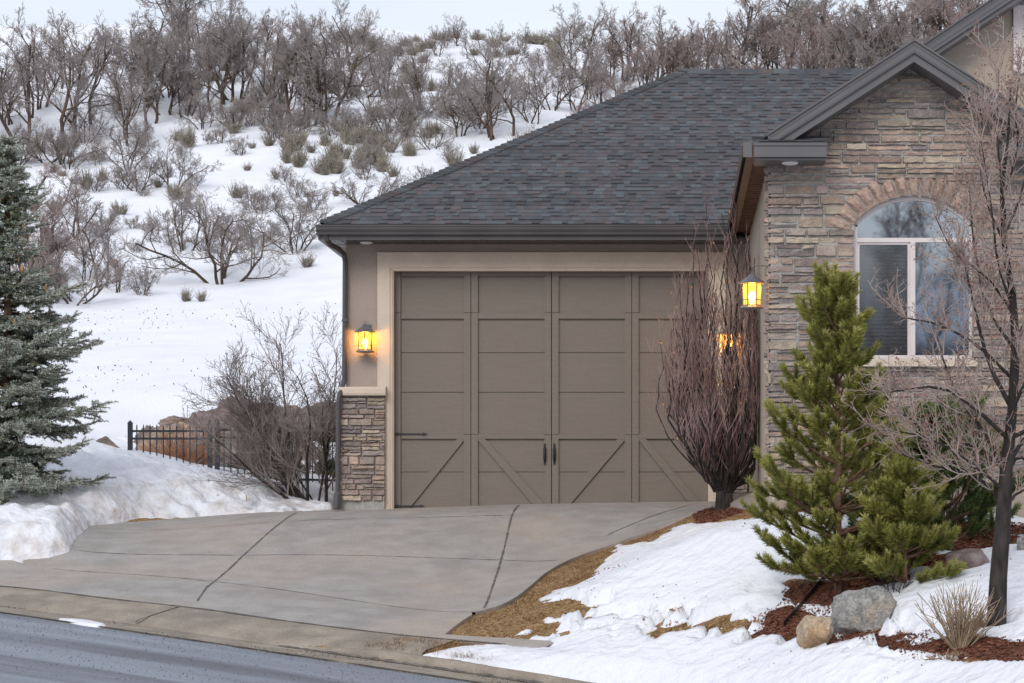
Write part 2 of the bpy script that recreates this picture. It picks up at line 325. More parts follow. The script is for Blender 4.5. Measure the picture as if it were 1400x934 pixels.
for a in [(178, 628, 33), (240, 648, 33), (290, 662, 33), (360, 663, 33.2), (455, 668, 33.4), (120, 615, 34.5), (200, 645, 35), (330, 665, 35), (430, 665, 35.5),
          (200, 560, 38.5), (300, 553, 39), (390, 545, 39.5), (450, 540, 40), (150, 480, 46), (350, 470, 48), (60, 560, 38), (300, 392, 60), (440, 375, 62), (150, 400, 58), (0, 420, 55),
          (300, 200, 82), (150, 200, 82), (0, 205, 82), (550, 200, 82), (700, 192, 82), (420, 260, 72), (200, 290, 70), (560, 290, 70), (800, 230, 80), (1000, 230, 82), (1250, 230, 82),
          (600, 52, 112), (500, 42, 112), (700, 56, 113), (780, 62, 112), (400, 30, 112), (250, 38, 112), (100, 30, 112), (0, 40, 110), (-200, 40, 110), (900, 75, 108), (1050, 55, 108), (1200, 35, 108), (1350, 20, 108), (1500, 10, 108)]: cp(*a)
pts += [(x, 128, 21.0) for x in (-45, -25, -10, 5, 20)] + [(x, 160, 18) for x in (-70, -20, 30, 80)]
pts += [(-70, 60, 5), (-80, 100, 16), (60, 60, 4.5), (80, 100, 16), (50, 35, 1), (-40, 40, 1.5), (-25, 42, 1.8), (-16, 36, .6), (-12, 31, .1), (25, 30, .3), (25, 45, 2.4), (8, 42, 1.9), (0, 42, 1.9), (0, 55, 4.4), (15, 60, 5.4), (-9.5, 28.5, -.25)]
CPt = np.array(pts); CC = 1.0
def kern(d): return np.sqrt(d * d + CC * CC)
A_ = kern(np.hypot(CPt[:, None, 0] - CPt[None, :, 0], CPt[:, None, 1] - CPt[None, :, 1])) + np.eye(len(CPt)) * -.06
W_ = np.linalg.solve(np.block([[A_, np.ones((len(CPt), 1))], [np.ones((1, len(CPt))), np.zeros((1, 1))]]), np.r_[CPt[:, 2], 0])
def yard(x, y):
    x = np.asarray(x, float); y = np.asarray(y, float); sh = x.shape; xf = x.ravel(); yf = y.ravel(); out = np.empty(len(xf))
    for i in range(0, len(xf), 20000):
        d = np.hypot(xf[i:i + 20000, None] - CPt[None, :, 0], yf[i:i + 20000, None] - CPt[None, :, 1]); out[i:i + 20000] = kern(d) @ W_[:-1] + W_[-1]
    far = np.clip((np.hypot(xf, yf - 60) - 110) / 120, 0, 1); far = far * far * (3 - 2 * far)
    out = out * (1 - far) + 0 * far
    hill = np.clip((yf - 42) / 25, 0, 1)
    out = out + hill * (.35 * hash_noise(xf, yf, .16, 3, 3) + .17 * hash_noise(xf, yf, .7, 5, 4))
    return out.reshape(sh)
def H(x, y):
    x = np.asarray(x, float); y = np.asarray(y, float); u, s = us(x, y); a = yard(x, y); b = Rz(u, s)
    b = np.where(s < -11.5, b + .12 * np.clip((-s - 11.5) * 5, 0, 1), b)
    t = np.clip((s + .02) / .07, 0, 1); return b * (1 - t) + a * t
def h1(x, y): return float(H(np.array([x]), np.array([y]))[0])
def hit(px, py, y0=33.5, y1=125):
    Y = np.linspace(y0, y1, 700); X = (px - CX) * Y / F; Z = (HY - py) * Y / F; d = H(X, Y) - Z; i = np.argmax(d >= 0)
    if d.max() < 0: i = np.argmax(d)
    return np.array([X[i], Y[i], H(X[i:i + 1], Y[i:i + 1])[0]])
def proj(x, y, z): return CX + x * F / y, HY - z * F / y

# ------------------------------------------------------------------ where snow, mulch and dead grass lie (plan masks, noted down on the photograph)
def sdist(poly, X, Y, wy=2.5):
    """signed distance (+ inside) to polygon, y weighted"""
    p = np.array(poly, float) * [1, wy]; x = X; y = Y * wy; d = np.full(np.shape(X), 1e9); ins = np.zeros(np.shape(X), bool)
    for (ax, ay), (bx, by) in zip(p, np.roll(p, -1, axis=0)):
        ex, ey = bx - ax, by - ay; L = ex * ex + ey * ey + 1e-9; t = np.clip(((x - ax) * ex + (y - ay) * ey) / L, 0, 1)
        d = np.minimum(d, np.hypot(x - ax - t * ex, y - ay - t * ey)); c = ((ay > y) != (by > y)) & (x < (bx - ax) * (y - ay) / (by - ay + 1e-12) + ax); ins ^= c
    return np.where(ins, d, -d)
SN_R = [(575, 898), (640, 884), (690, 882), (750, 888), (690, 876), (655, 868), (705, 862), (742, 852), (738, 820), (772, 806), (806, 792), (828, 770), (846, 748), (893, 741), (932, 719), (990, 716), (1100, 700),
        (1300, 700), (1500, 705), (1700, 1100), (760, 1100), (715, 936), (690, 925), (640, 908)]
SN_L = [(-400, 800), (0, 772), (68, 767), (98, 760), (101, 742), (124, 723), (190, 709), (330, 704), (454, 702), (462, 672), (475, 655), (475, 300), (-400, 300)]
HOLES_M = [(1130, 812, 70, 17), (1195, 790, 60, 13), (1230, 765, 60, 14), (1340, 742, 90, 13), (1080, 850, 45, 22), (1320, 884, 75, 17), (1390, 892, 60, 16), (1300, 770, 45, 12), (1345, 856, 30, 7), (1300, 725, 130, 14), (1150, 770, 70, 16), (1250, 885, 30, 6)]
HOLES_G = [(1360, 908, 95, 9), (1280, 905, 30, 5), (1090, 798, 22, 7), (1360, 862, 1, 1)]
PATCHY = [(690, 858, 75, 16), (760, 835, 40, 12), (990, 862, 110, 14), (930, 866, 55, 9), (1060, 870, 60, 14), (1180, 880, 80, 14), (905, 868, 25, 6), (660, 880, 25, 4)]
def ell(L, X, Y, wob=0): return np.max([1 - np.hypot((X - a) / c, (Y - b) / d) for a, b, c, d in L], axis=0)
def cover(x, y, z):
    """-> snow thickness, mulchness, dirt"""
    X, Yp = proj(x, np.maximum(y, .5), z)
    n1 = hash_noise(x, y, 1.1, 1, 3); n2 = hash_noise(x, y, 5.5, 2, 3); n3 = hash_noise(x, y, 2.4, 9, 4)
    r = sdist(SN_R, X, Yp) + 9 * n2 + 5 * n1; l = sdist(SN_L, X, Yp) + 5 * n2
    front = (y < 29.3) & (x > -3.5)
    T = np.where(r > 0, .006 + .11 * np.clip(r / 70, 0, 1) ** .8, r * .004)
    hm = ell(HOLES_M, X, Yp) + .22 * n2 + .12 * n3; hg = ell(HOLES_G, X, Yp) + .25 * n2; hp = np.minimum(ell(PATCHY, X, Yp) + .15, .5) + 1.35 * n2 - .02
    T = np.minimum(T, -hm * .12 + .012); T = np.minimum(T, -hg * .12 + .01); T = np.minimum(T, -hp * .10 + np.clip(-hp - .3, 0, 9) * .5)
    T = T + np.where(T > .02, .02 * n3 * np.clip(T / .06, 0, 1), 0)
    ridge = np.clip(l / 25, 0, 1) ** .6
    back = np.clip((y - 31.6) / 1.6, 0, 1)
    TL = np.where(l > 0, .01 + ridge * (.29 - .17 * back) + np.clip(l / 30, 0, 1) * (.13 * n1 + .12 * n3 + .05 * n2) * (1 - .7 * back), l * .01)
    TL = np.where(y > 36.5, TL - (y - 36.5) * .25, TL)
    left = (x < -3.3) & (y > 24)
    T = np.where(left, TL, T)
    T = np.where((~left) & (y > 29.3), -.1, T)
    dirt = np.where(left, np.clip(1.1 - l / 80, 0, 1) * .7, np.clip(1 - r / 40, 0, 1) * .35)
    mul = np.clip(np.maximum(ell(HOLES_M, X, Yp), ell([(1080, 858, 50, 22), (1180, 878, 90, 12)], X, Yp) + .1) * 6 + 1.2, 0, 1)
    mul = np.maximum(mul, ((y > 25.9) & (x > .2) | (y > 22.9) & (x > .9)) * 1.0)
    return T, mul, dirt

# ------------------------------------------------------------------ ground sheet
def axis(parts):
    out = []
    for a, b, st in parts: out.append(np.arange(a, b - 1e-6, st))
    return np.concatenate(out + [[parts[-1][1]]])
def sheet(name, xs, ys, zf, m, keep=None, vt=None, smooth=True, **kw):
    X, Y = np.meshgrid(xs, ys); Z = zf(X, Y); n, k = X.shape; idx = np.arange(n * k).reshape(n, k)
    Fq = np.stack([idx[:-1, :-1], idx[:-1, 1:], idx[1:, 1:], idx[1:, :-1]], -1).reshape(-1, 4)
    V = np.c_[X.ravel(), Y.ravel(), Z.ravel()]
    if keep is not None:
        kv = keep(X, Y, Z).ravel(); Fq = Fq[kv[Fq].any(axis=1)]; used = np.unique(Fq); remap = np.zeros(len(V), int); remap[used] = np.arange(len(used)); V = V[used]; Fq = remap[Fq]
    return mesh(name, V, [Fq], m, vtint=vt(V) if vt else None, smooth=smooth, **kw)
gx = axis([(-700, -100, 60), (-100, -40, 5), (-40, -9, 1), (-9, 4.2, .06), (4.2, 12, .4), (12, 40, 1.5), (40, 100, 6), (100, 700, 60)])
gy = axis([(-700, -60, 60), (-60, 10, 3), (10, 16, .5), (16, 34, .06), (34, 45, .35), (45, 120, .8), (120, 160, 4), (160, 700, 60)])
def gtint(V):
    T, mul, _ = cover(V[:, 0], V[:, 1], V[:, 2]); sn = np.clip((V[:, 1] - 35.5) / 1.5, 0, 1); sn = np.where((V[:, 1] < 14) | (V[:, 0] > 4.35) | (V[:, 0] < -9), 1, sn)
    return np.c_[sn, mul, mul * 0]
tag(sheet('ground', gx, gy, lambda x, y: H(x, y) + np.where((y > 16) & (y < 34), .012 * hash_noise(x, y, 5, 4, 3), 0), 'ground', vt=gtint), kind='structure')

# snow cover: a sheet whose thickness falls below the ground where grass and mulch show
sx = axis([(-9.4, 4.6, .035)]); sy = axis([(16.6, 39.5, .045)])
XS, YS = np.meshgrid(sx, sy); ZS = H(XS, YS); TS, _, DS = cover(XS, YS, ZS)
dmap = {}
def snow_obj():
    n, k = XS.shape; idx = np.arange(n * k).reshape(n, k); Fq = np.stack([idx[:-1, :-1], idx[:-1, 1:], idx[1:, 1:], idx[1:, :-1]], -1).reshape(-1, 4)
    t = TS.ravel(); u, s = us(XS.ravel(), YS.ravel()); t = np.where(u > -.5, np.minimum(t, (s + .015 + .05 * hash_noise(XS.ravel(), YS.ravel(), 3, 1, 2)) * .5), t)
    V = np.c_[XS.ravel(), YS.ravel(), ZS.ravel() + np.maximum(t, -.07)]
    fine = .006 * hash_noise(V[:, 0], V[:, 1], 14, 8, 2); V[:, 2] += fine
    kv = t > -.02; Fq = Fq[kv[Fq].any(axis=1)]; used = np.unique(Fq); rm = np.zeros(len(V), int); rm[used] = np.arange(len(used))
    d = DS.ravel()[used]
    return mesh('snow', V[used], [rm[Fq]], 'snow', vtint=np.c_[d, d, d], smooth=True)
tag(snow_obj(), kind='stuff', label='white snow lying over the yard, ploughed into lumpy banks beside the driveway', cat='snow')

# ------------------------------------------------------------------ road, gutter pan, kerb, sidewalk, driveway
rx = axis([(-60, -9, 1.5), (-9, 3, .12), (3, 16, .6), (16, 36, 2)]); ry = axis([(-50, 12, 2), (12, 30, .12), (30, 58, 1.5)])
def road_keep(X, Y, Z): u, s = us(X, Y); return (s < .05) & (s > -11)
def road_z(x, y):
    u, s = us(x, y); return Rz(u, s) + .012 + np.where(s < -.5, .004 * hash_noise(x, y, 1.5, 6, 3), 0)
tag(sheet('road', rx, ry, lambda x, y: road_z(x, y) - .03 * np.clip((us(x, y)[1] + .3) * 8, 0, 1), 'asphalt', keep=road_keep), kind='structure')
def ribbon(name, m, u0, u1, prof, step=.12, kind='structure', zf=None):
    """prof(u)-> list of (s, z offset over base); base zf(x,y,u,s)"""
    uu = np.arange(u0, u1 + 1e-6, step); k = len(prof(0.0)); V = []
    for u in uu:
        for s, dz in prof(u): p = kpt(u, s)[0]; V.append((p[0], p[1], zf(p[0], p[1], u, s) + dz))
    n = len(uu); idx = np.arange(n * k).reshape(n, k); Fq = np.stack([idx[:-1, :-1], idx[1:, :-1], idx[1:, 1:], idx[:-1, 1:]], -1).reshape(-1, 4)
    o = mesh(name, V, [Fq], m, smooth=False); return tag(o, kind=kind)
ribbon('gutter_pan', 'apron', -9, 8, lambda u: [(-.50, -.02), (-.50, .022), (-.3, .022), (-.05, .018), (.02, .018)], zf=lambda x, y, u, s: float(Rz(u, s)))
def kh(u): return .088 * min(1, max(0, (u + .1) / 1.3)) + .012
ribbon('kerb', 'apron', -.1, 8, lambda u: [(-.01, 0), (.005, kh(u) * .6), (.03, kh(u)), (.16, kh(u) + .004), (.16, -.05)], zf=lambda x, y, u, s: float(Rz(u, 0)))
ribbon('apron', 'apron', -9, 1.6, lambda u: [(.0, .03), (.2, .035), (.4, .035), (.62, .035)], zf=lambda x, y, u, s: h1(x, y) if s > .1 else float(Rz(u, 0)) - .01)
SWU = lambda u: float(np.interp(u, [.9, 1.32], [1.82, .78]))
ribbon('sidewalk', 'concrete', -9, 2.6, lambda u: [(.60, -.05), (.60, .028), (.63, .036)] + [(.63 + (SWU(u) - .63) * k, .036) for k in (.25, .5, .75, 1)] + [(SWU(u), -.05)], zf=lambda x, y, u, s: h1(x, y))

LB = [tuple(kpt(-4.5, 1.8)[0]), (-6.8, 27), (-6.75, 28.2), (-6.5, 29.5), (-5.2, 30.4), (-3.9, 31.0)]
rb_img = [ (700, 826, 24.5), (768, 768, 26.9), (850, 742, 27.5), (940, 708, 27.7), (975, 700, 28.0), (990, 690, 29.95)]
RB = [tuple(kpt(.9, 1.8)[0])] + [tuple(P(*a)[:2]) for a in rb_img]
def along(pl, t):
    pl = np.array(pl); L = np.concatenate([[0], np.cumsum(np.linalg.norm(np.diff(pl, axis=0), axis=1))]); t = np.asarray(t) * L[-1]
    return np.c_[np.interp(t, L, pl[:, 0]), np.interp(t, L, pl[:, 1])]
def driveway():
    # strip from the back of the sidewalk up to the door: outline triangulated as rows between the two sides
    nt_, nw = 90, 90; V = []; L = along(chaikin(np.array(LB)), np.linspace(0, 1, nt_)); Rr = along(chaikin(np.array(RB)), np.linspace(0, 1, nt_))
    f0 = kpt(np.linspace(-4.5, .9, nw), 1.80); top = np.c_[np.linspace(-3.9, RB[-1][0], nw), np.linspace(30.06, 30.06, nw)]
    Rr[:, 0] += 0; Lr = L.copy(); f0[0] = L[0]; 
    G = np.zeros((nt_, nw, 2)); tt = np.linspace(0, 1, nt_); ww = np.linspace(0, 1, nw)
    f0 = f0 + (1 - ww)[:, None] * (L[0] - f0[0]) + ww[:, None] * (Rr[0] - f0[-1]); top = top + (1 - ww)[:, None] * (L[-1] - top[0]) + ww[:, None] * (Rr[-1] - top[-1])
    for i, t in enumerate(tt):   # Coons patch
        G[i] = (1 - t) * f0 + t * top + (1 - ww)[:, None] * L[i] + ww[:, None] * Rr[i] - ((1 - ww)[:, None] * ((1 - t) * f0[0] + t * top[0]) + ww[:, None] * ((1 - t) * f0[-1] + t * top[-1]))
    X = G[..., 0].ravel(); Y = G[..., 1].ravel(); Z = H(X, Y) + .036; idx = np.arange(nt_ * nw).reshape(nt_, nw)
    V = np.c_[X, Y, Z]; Fs = [np.stack([idx[:-1, :-1], idx[:-1, 1:], idx[1:, 1:], idx[1:, :-1]], -1).reshape(-1, 4)]
    e = idx[:, -1]; V2 = V[e] - [0, 0, .09]; b = len(V) + np.arange(nt_); V = np.vstack([V, V2]); Fs.append(np.stack([e[:-1], b[:-1], b[1:], e[1:]], -1))
    return mesh('driveway', V, Fs, 'concrete', smooth=False)
dw = tag(driveway(), kind='structure')
def strip_on(name, p2, wid, dz, m, parent=None, wob=0):
    p = along(p2, np.linspace(0, 1, 70)); d = np.gradient(p, axis=0); d /= np.linalg.norm(d, axis=1, keepdims=True); nn = np.c_[-d[:, 1], d[:, 0]]
    w = wid * (1 + wob * NR.uniform(-1, 1, len(p)))[:, None] / 2; a = p + nn * w; b = p - nn * w
    V = np.r_[np.c_[a, H(a[:, 0], a[:, 1]) + dz], np.c_[b, H(b[:, 0], b[:, 1]) + dz]]; n = len(p); i = np.arange(n - 1)
    return mesh(name, V, [np.stack([i, i + n, i + n + 1, i + 1], -1)], m, parent=parent)
def ip(*a): return [tuple(P(*q)[:2]) for q in a]
for nm, pl, wd in [('joint', ip((405, 703, 29.9), (386, 713, 28.95), (331, 761, 27.1), (283, 803, 25.4), (270, 823, 24.6)), .020), ('joint', ip((710, 693, 29.9), (700, 712, 29.0), (685, 765, 27.1), (662, 831, 24.3)), .020),
                   ('joint', ip((124, 721, 29), (250, 718, 28.95), (386, 712, 28.95), (560, 707, 28.95), (690, 704, 29.0)), .010), ('joint', ip((106, 755, 27.6), (331, 761, 27.15), (685, 765, 27.1), (760, 768, 26.95)), .011),
                   ('joint', ip((955, 688, 29.5), (925, 697, 29.0), (880, 710, 28.5), (830, 730, 28.0)), .014)]:
    strip_on(nm, pl, wd, .0395, 'joint', parent=dw, wob=.5)
def sstrip(s, u0, u1, wd, dz): return [tuple(kpt(u, s)[0]) for u in np.arange(u0, u1, .3)]
strip_on('joint', sstrip(1.82, -4.4, 1.0, 0, 0), .010, .040, 'joint', parent=dw, wob=.5)
strip_on('joint', sstrip(-.50, -8, 5, 0, 0), .03, .0255, 'joint', parent=dw, wob=.8)
strip_on('joint', sstrip(-.015, .1, 4, 0, 0), .022, .0245, 'joint', parent=dw, wob=.8)
strip_on('joint', sstrip(.61, -9, 2.4, 0, 0), .03, .0395, 'joint', parent=dw, wob=.6)
strip_on('joint', [tuple(kpt(-1.6, s)[0]) for s in (.0, .3, .6)], .02, .040, 'joint', parent=dw)
WK = [ip((958, 687, 29.5), (985, 685.5, 27.6), (1040, 684.5, 26.3), (1120, 684, 25.6), (1250, 684, 25.4)), ip((900, 722, 27.5), (950, 705.5, 27.3), (1020, 697, 25.9), (1120, 692, 25.0), (1250, 690, 24.8))]
def walkway():
    a = along(chaikin(np.array(WK[0])), np.linspace(0, 1, 50)); b = along(chaikin(np.array(WK[1])), np.linspace(0, 1, 50)); V = []
    for t in np.linspace(0, 1, 12): q = b * (1 - t) + a * t; V.append(np.c_[q, H(q[:, 0], q[:, 1]) + .041])
    V = np.vstack(V); e = V[:50] - [0, 0, .1]; V = np.vstack([e, V]); idx = np.arange(13 * 50).reshape(13, 50)
    return mesh('walkway', V, [np.stack([idx[:-1, :-1], idx[:-1, 1:], idx[1:, 1:], idx[1:, :-1]], -1).reshape(-1, 4)], 'concrete')
tag(walkway(), kind='structure')
# ------------------------------------------------------------------ the house
house = thing('house', (-1.5, 31, 0), 'stucco and ledge stone house with dark shingle roof and closed double garage door', 'house')
GY = 30.0; XL = PX(473, GY); SW = PX(1052, 23.6); AY = 23.6
dxl, dxr, dzt = PX(540, 30.12), PX(968, 30.12), PZ(372, 30.12)
# --- garage front wall (with the door opening), side walls, back
mb = MB(); zt = 3.17; zb = -.5
ol, orr, oz = PX(533, GY) - .01, PX(975, GY) + .01, PZ(366, GY) + .01
mb.box((XL, GY, zb), (ol, GY + .2, zt)); mb.box((orr, GY, zb), (SW, GY + .2, zt)); mb.box((ol, GY, oz), (orr, GY + .2, zt))
mb.box((XL, GY + .2, zb), (XL + .2, 37.6, zt)); mb.box((XL + .2, 37.4, zb), (5, 37.6, zt))
mb.build('garage_wall', 'stucco', house)
# --- pale trim round the opening: outer band, inner jamb
mb = MB()
a, b, c = PX(516, GY - .04), PX(977 + 15, GY - .04), PZ(345, GY - .04)
il, ir, iz = PX(533, GY - .04), PX(975, GY - .04), PZ(366, GY - .04)
fz = -.3
mb.box((a, GY - .045, PZ(529, GY)), (il, GY, c)); mb.box((ir, GY - .045, PZ(529, GY)), (b, GY, c)); mb.box((il, GY - .045, iz), (ir, GY, c))
mb.box((PX(526, GY), GY - .043, fz), (il, GY, PZ(529, GY))); mb.box((ir, GY - .043, fz), (PX(981, GY), GY, PZ(529, GY)))
mb.build('door_trim', 'trim', house)
mb = MB()
mb.box((il, GY - .03, fz), (dxl, GY + .13, iz)); mb.box((dxr, GY - .03, fz), (ir, GY + .13, iz)); mb.box((dxl, GY - .03, dzt), (dxr, GY + .13, iz))
mb.box((il + .022, GY - .046, fz), (il + .03, GY - .03, iz - .02)); 
mb.build('door_jamb', 'trim', house)
# --- garage door
DY = 30.12
def DX(px): return PX(px, DY)
def DZ(py): return PZ(py, DY)
dpts = MB(); bot = -.08
for xa, xb in ((540, 753.5), (754.5, 968)):
    for ya, yb in ((372, 433), (433.8, 482), (482.8, 536), (536.8, 595), (595.8, 645), (645.8, 720)):
        dpts.box((DX(xa), DY, DZ(yb) if yb < 720 else bot), (DX(xb), DY + .04, DZ(ya)))
dpts.box((DX(540), DY + .041, bot), (DX(968), DY + .08, DZ(372)))
gd = dpts.build('garage_door', 'door', house)
fr = MB(); f0 = DY - .032
bays = [(540, 643.6, '/'), (644.6, 753.6, '\\'), (754.8, 863.2, '/'), (864.2, 968, '\\')]
lay = 0
for i, (xa, xb, dg) in enumerate(bays):
    st = 10
    for q in ((xa, xa + (8 if i in (0,) else 9)), (xb - (9 if i < 3 else 8), xb)):
        for ya, yb in ((372, 427.6), (428.2, 594.2), (594.8, 720)): fr.box((DX(q[0]), f0, DZ(yb) if yb < 720 else bot), (DX(q[1]), DY + .001, DZ(ya)))
    xi, xo = xa + 9.1, xb - 9.1
    fr.box((DX(xi), f0 + .002, DZ(378)), (DX(xo), DY + .001, DZ(372.4)))
    fr.box((DX(xi), f0 + .002, DZ(436)), (DX(xo), DY + .001, DZ(428.6)))
    fr.box((DX(xi), f0 + .002, DZ(600)), (DX(xo), DY + .001, DZ(593.6)))
    # diagonal brace
    xt, xbm = (xo, xi) if dg == '/' else (xi, xo); zt_, zb_ = 600, 697; w = 9.5
    sx = 1 if dg == '/' else -1
    pr = [(DX(xt), DZ(zt_)), (DX(xt), DZ(zt_ + 2)), (DX(xbm + sx * w), DZ(zb_)), (DX(xbm), DZ(zb_)), (DX(xbm), DZ(zb_ - 8)), (DX(xt - sx * w), DZ(zt_))]
    if sx < 0: pr = pr[::-1]
    fr.prism(pr, 'y', f0 + .006, DY + .001)
    fr.box((DX(xi), f0 + .004, bot), (DX(xo), DY + .001, DZ(697)))
fr.build('door_frame', 'door', gd)
def handle(px):
    h = MB(); x = DX(px); y = DY - .032
    h.box((x - .018, y - .008, DZ(629)), (x + .018, y, DZ(613)))
    h.tube([(x, y - .004, DZ(635.5)), (x, y - .006, DZ(632)), (x, y - .006, DZ(610)), (x, y - .004, DZ(606.5))], [.003, .012, .012, .003], 8)
    h.tube([(x, y - .01, DZ(631)), (x, y - .045, DZ(629)), (x, y - .05, DZ(621)), (x, y - .045, DZ(613)), (x, y - .01, DZ(611))], [.007, .009, .013, .009, .007], 8)
    for py in (634, 608): h.tube([(x, y, DZ(py)), (x, y - .012, DZ(py))], [.015, .012], 8)
    h.build('handle', 'black', gd, smooth=False)
handle(745); handle(758)
def hinge(px, py, d, L=44):
    h = MB(); x = DX(px); z = DZ(py); y = f0; s = d * L / F * DY
    pr = [(0, -.014), (0, .014), (.10, .016), (.2, .008), (.84, .008), (.87, .02), (.91, .012), (1, 0), (.91, -.012), (.87, -.02), (.84, -.008), (.2, -.008), (.10, -.016)]
    q = [(x + u * s, z + v) for u, v in pr]
    if d > 0: q = q[::-1]
    h.prism(q[::-1], 'y', y - .012, y + .001)
    for u in (.06, .5, .8): h.tube([(x + u * s, y - .011, z), (x + u * s, y - .018, z)], [.006, .004], 6)
    h.build('hinge', 'black', gd)
hinge(541, 593.6, 1); hinge(541, 692, 1, 40); hinge(967, 596.8, -1); hinge(967, 690, -1, 40)
# --- ledge stone
def stonework(name, regions, x0, x1, z0, z1, yf, cw, chh, hs, parent, seed, ok, proud=.05, wlo=4, whi=14, gap=.0035):
    """random-ashlar ledge stone on a raster, one mesh; ok(x,z) says where the wall is"""
    rg = random.Random(seed); nx = int(round((x1 - x0) / cw)); nz_ = int(round((z1 - z0) / chh)); occ = np.zeros((nx, nz_), bool)
    for i in range(nx):
        for j in range(nz_):
            if not ok(x0 + (i + .5) * cw, z0 + (j + .5) * chh): occ[i, j] = True
    V = []; Fs = []; T = []; n = 0
    pal = [(.45, .35, .29), (.52, .43, .335), (.37, .29, .26), (.31, .265, .26), (.25, .225, .235), (.46, .36, .30), (.36, .31, .285), (.41, .31, .27), (.56, .48, .38), (.33, .26, .25), (.44, .375, .33), (.49, .36, .29), (.40, .31, .29)]
    stones = []; j = 0
    while j < nz_:
        bh = min(rg.choice(hs), nz_ - j); i = -rg.randint(0, 6)
        while i < nx:
            cwid = rg.randint(wlo * 2, whi * 2); splits = {1: [[1]], 2: [[2], [1, 1], [2]], 3: [[3], [1, 2], [2, 1], [3]], 4: [[2, 2], [4], [1, 3], [3, 1], [2, 2]], 5: [[2, 3], [3, 2], [2, 1, 2], [5]], 6: [[2, 2, 2], [3, 3], [2, 4], [3, 1, 2], [4, 2]]}[bh]
            sp = rg.choice(splits); jj = j
            if sp[0] >= 5 or (len(sp) == 1 and bh >= 4): cwid = rg.randint(wlo, whi)
            for h in sp:
                x_ = i
                while x_ < i + cwid:
                    wd = rg.randint(wlo, whi) + (2 if h <= 2 else 0); e_ = min(x_ + wd, i + cwid)
                    if i + cwid - e_ < 3: e_ = i + cwid
                    # clip to the wall: keep runs of free cells
                    q0 = max(x_, 0)
                    while q0 < min(e_, nx):
                        if occ[q0, jj:jj + h].all(): q0 += 1; continue
                        q1 = q0
                        while q1 < min(e_, nx) and not occ[q1, jj:jj + h].all(): q1 += 1
                        stones.append((q0, q1, jj, h)); q0 = q1
                    x_ = e_
                jj += h
            i += cwid
        j += bh
    for i, e, j, h in stones:
        if 1:
            if e - i < 1: continue
            while h > 1 and occ[i:e, j + h - 1].all(): h -= 1
            while h > 1 and occ[i:e, j].all(): h -= 1; j += 1
            g = gap; xa, xb = x0 + i * cw + g, x0 + e * cw - g; za, zb2 = z0 + j * chh + g, z0 + (j + h) * chh - g
            m = max(3, int((xb - xa) / .04) + 2); k = 4 if h == 1 else 5
            base = rg.choice(pal); base = tuple(c_ * .78 + m_ * .22 for c_, m_ in zip(base, (.41, .335, .285))); v = rg.uniform(.8, 1.2); dep = rg.uniform(.35, 1) * proud; tl = rg.uniform(-.012, .012); tlz = rg.uniform(-.012, .014)
            wob = [rg.uniform(-.005, .005) for _ in range(m * 2)]
            for a_ in range(k):
                for b_ in range(m):
                    u = b_ / (m - 1); q = a_ / (k - 1); edge = (b_ in (0, m - 1)) or (a_ in (0, k - 1))
                    zz = za + (zb2 - za) * (q if 0 < a_ < k - 1 else (q + (.0 if edge else 0)))
                    if a_ == 0: zz += wob[b_] + .002
                    if a_ == k - 1: zz += wob[m + b_] - .002
                    xx = xa + (xb - xa) * u + (rg.uniform(-.004, .004) if 0 < b_ < m - 1 else (rg.uniform(-.003, .003)))
                    yy = yf - (0 if edge else dep + tl * (u - .5) + tlz * (q - .5) + rg.uniform(-.005, .005))
                    if not edge: # pull inner rows to the rim so edges are steep
                        if a_ == 1: zz = za + (zb2 - za) * .10 + wob[b_] * .8
                        if a_ == k - 2: zz = za + (zb2 - za) * .90 + wob[m + b_] * .8
                        if b_ == 1: xx = xa + min(.008, (xb - xa) * .15)
                        if b_ == m - 2: xx = xb - min(.008, (xb - xa) * .15)
                    V.append((xx, yy, zz))
            for a_ in range(k - 1):
                for b_ in range(m - 1):
                    p = n + a_ * m + b_; Fs.append((p, p + 1, p + m + 1, p + m)); T.append((base[0] * v, base[1] * v, base[2] * v))
            n += m * k
    return mesh(name, V, np.array(Fs), 'stone', parent, tint=T)
# --- stone pier left of the door, cap, base
def pier(pa, pb, nm='stone_pier', right=False):
    y = 29.90; xa, xb = PX(pa, y), PX(pb, y); za, zb_ = PZ(685, y), PZ(541, y)
    core = MB(); core.box((xa + .012, y + .006, za - .3), (xb - .004, GY + .0, zb_ + .02)); pr = core.build(nm, 'mortar', house)
    stonework('stone_facing', None, xa, xb, za, zb_, y + .004, .03, .0215, [3, 4, 5, 6], pr, 11 + pa, lambda x, z: True, .045, 4, 9, .003)
    side = stonework('stone_facing', None, 0, .1, za, zb_, 0, .03, .0215, [2, 3], pr, 5 + pa, lambda x, z: True, .03, 3, 3)
    # turn the little return panel to face left: swap its x and y
    V = np.array([v.co[:] for v in side.data.vertices]) + worldloc(pr); V2 = V.copy(); V2[:, 0] = xa * U + V[:, 1] + .006; V2[:, 1] = (29.99) * U - V[:, 0]
    for v, q in zip(side.data.vertices, V2 - worldloc(pr)): v.co = q
    side.data.flip_normals()
    cap = MB(); c0, c1 = PX(pa - 3, y - .04), PX(pb + 1.5, y - .04)
    cap.prism([(y - .075, PZ(538, y)), (y - .065, PZ(541, y)), (GY + .005, PZ(541, y)), (GY + .005, PZ(528, y)), (y - .055, PZ(529.5, y)), (y - .075, PZ(532, y))], 'x', c0, c1); cap.build('pier_cap', 'trim', pr)
    fb = MB(); fb.box((xa + .02, y + .02, -.3), (xb - .01, GY - .002, za - .012)); fb.build('pier_base', 'stucco_light', pr)
pier(466, 526)
pier(983, 1021)
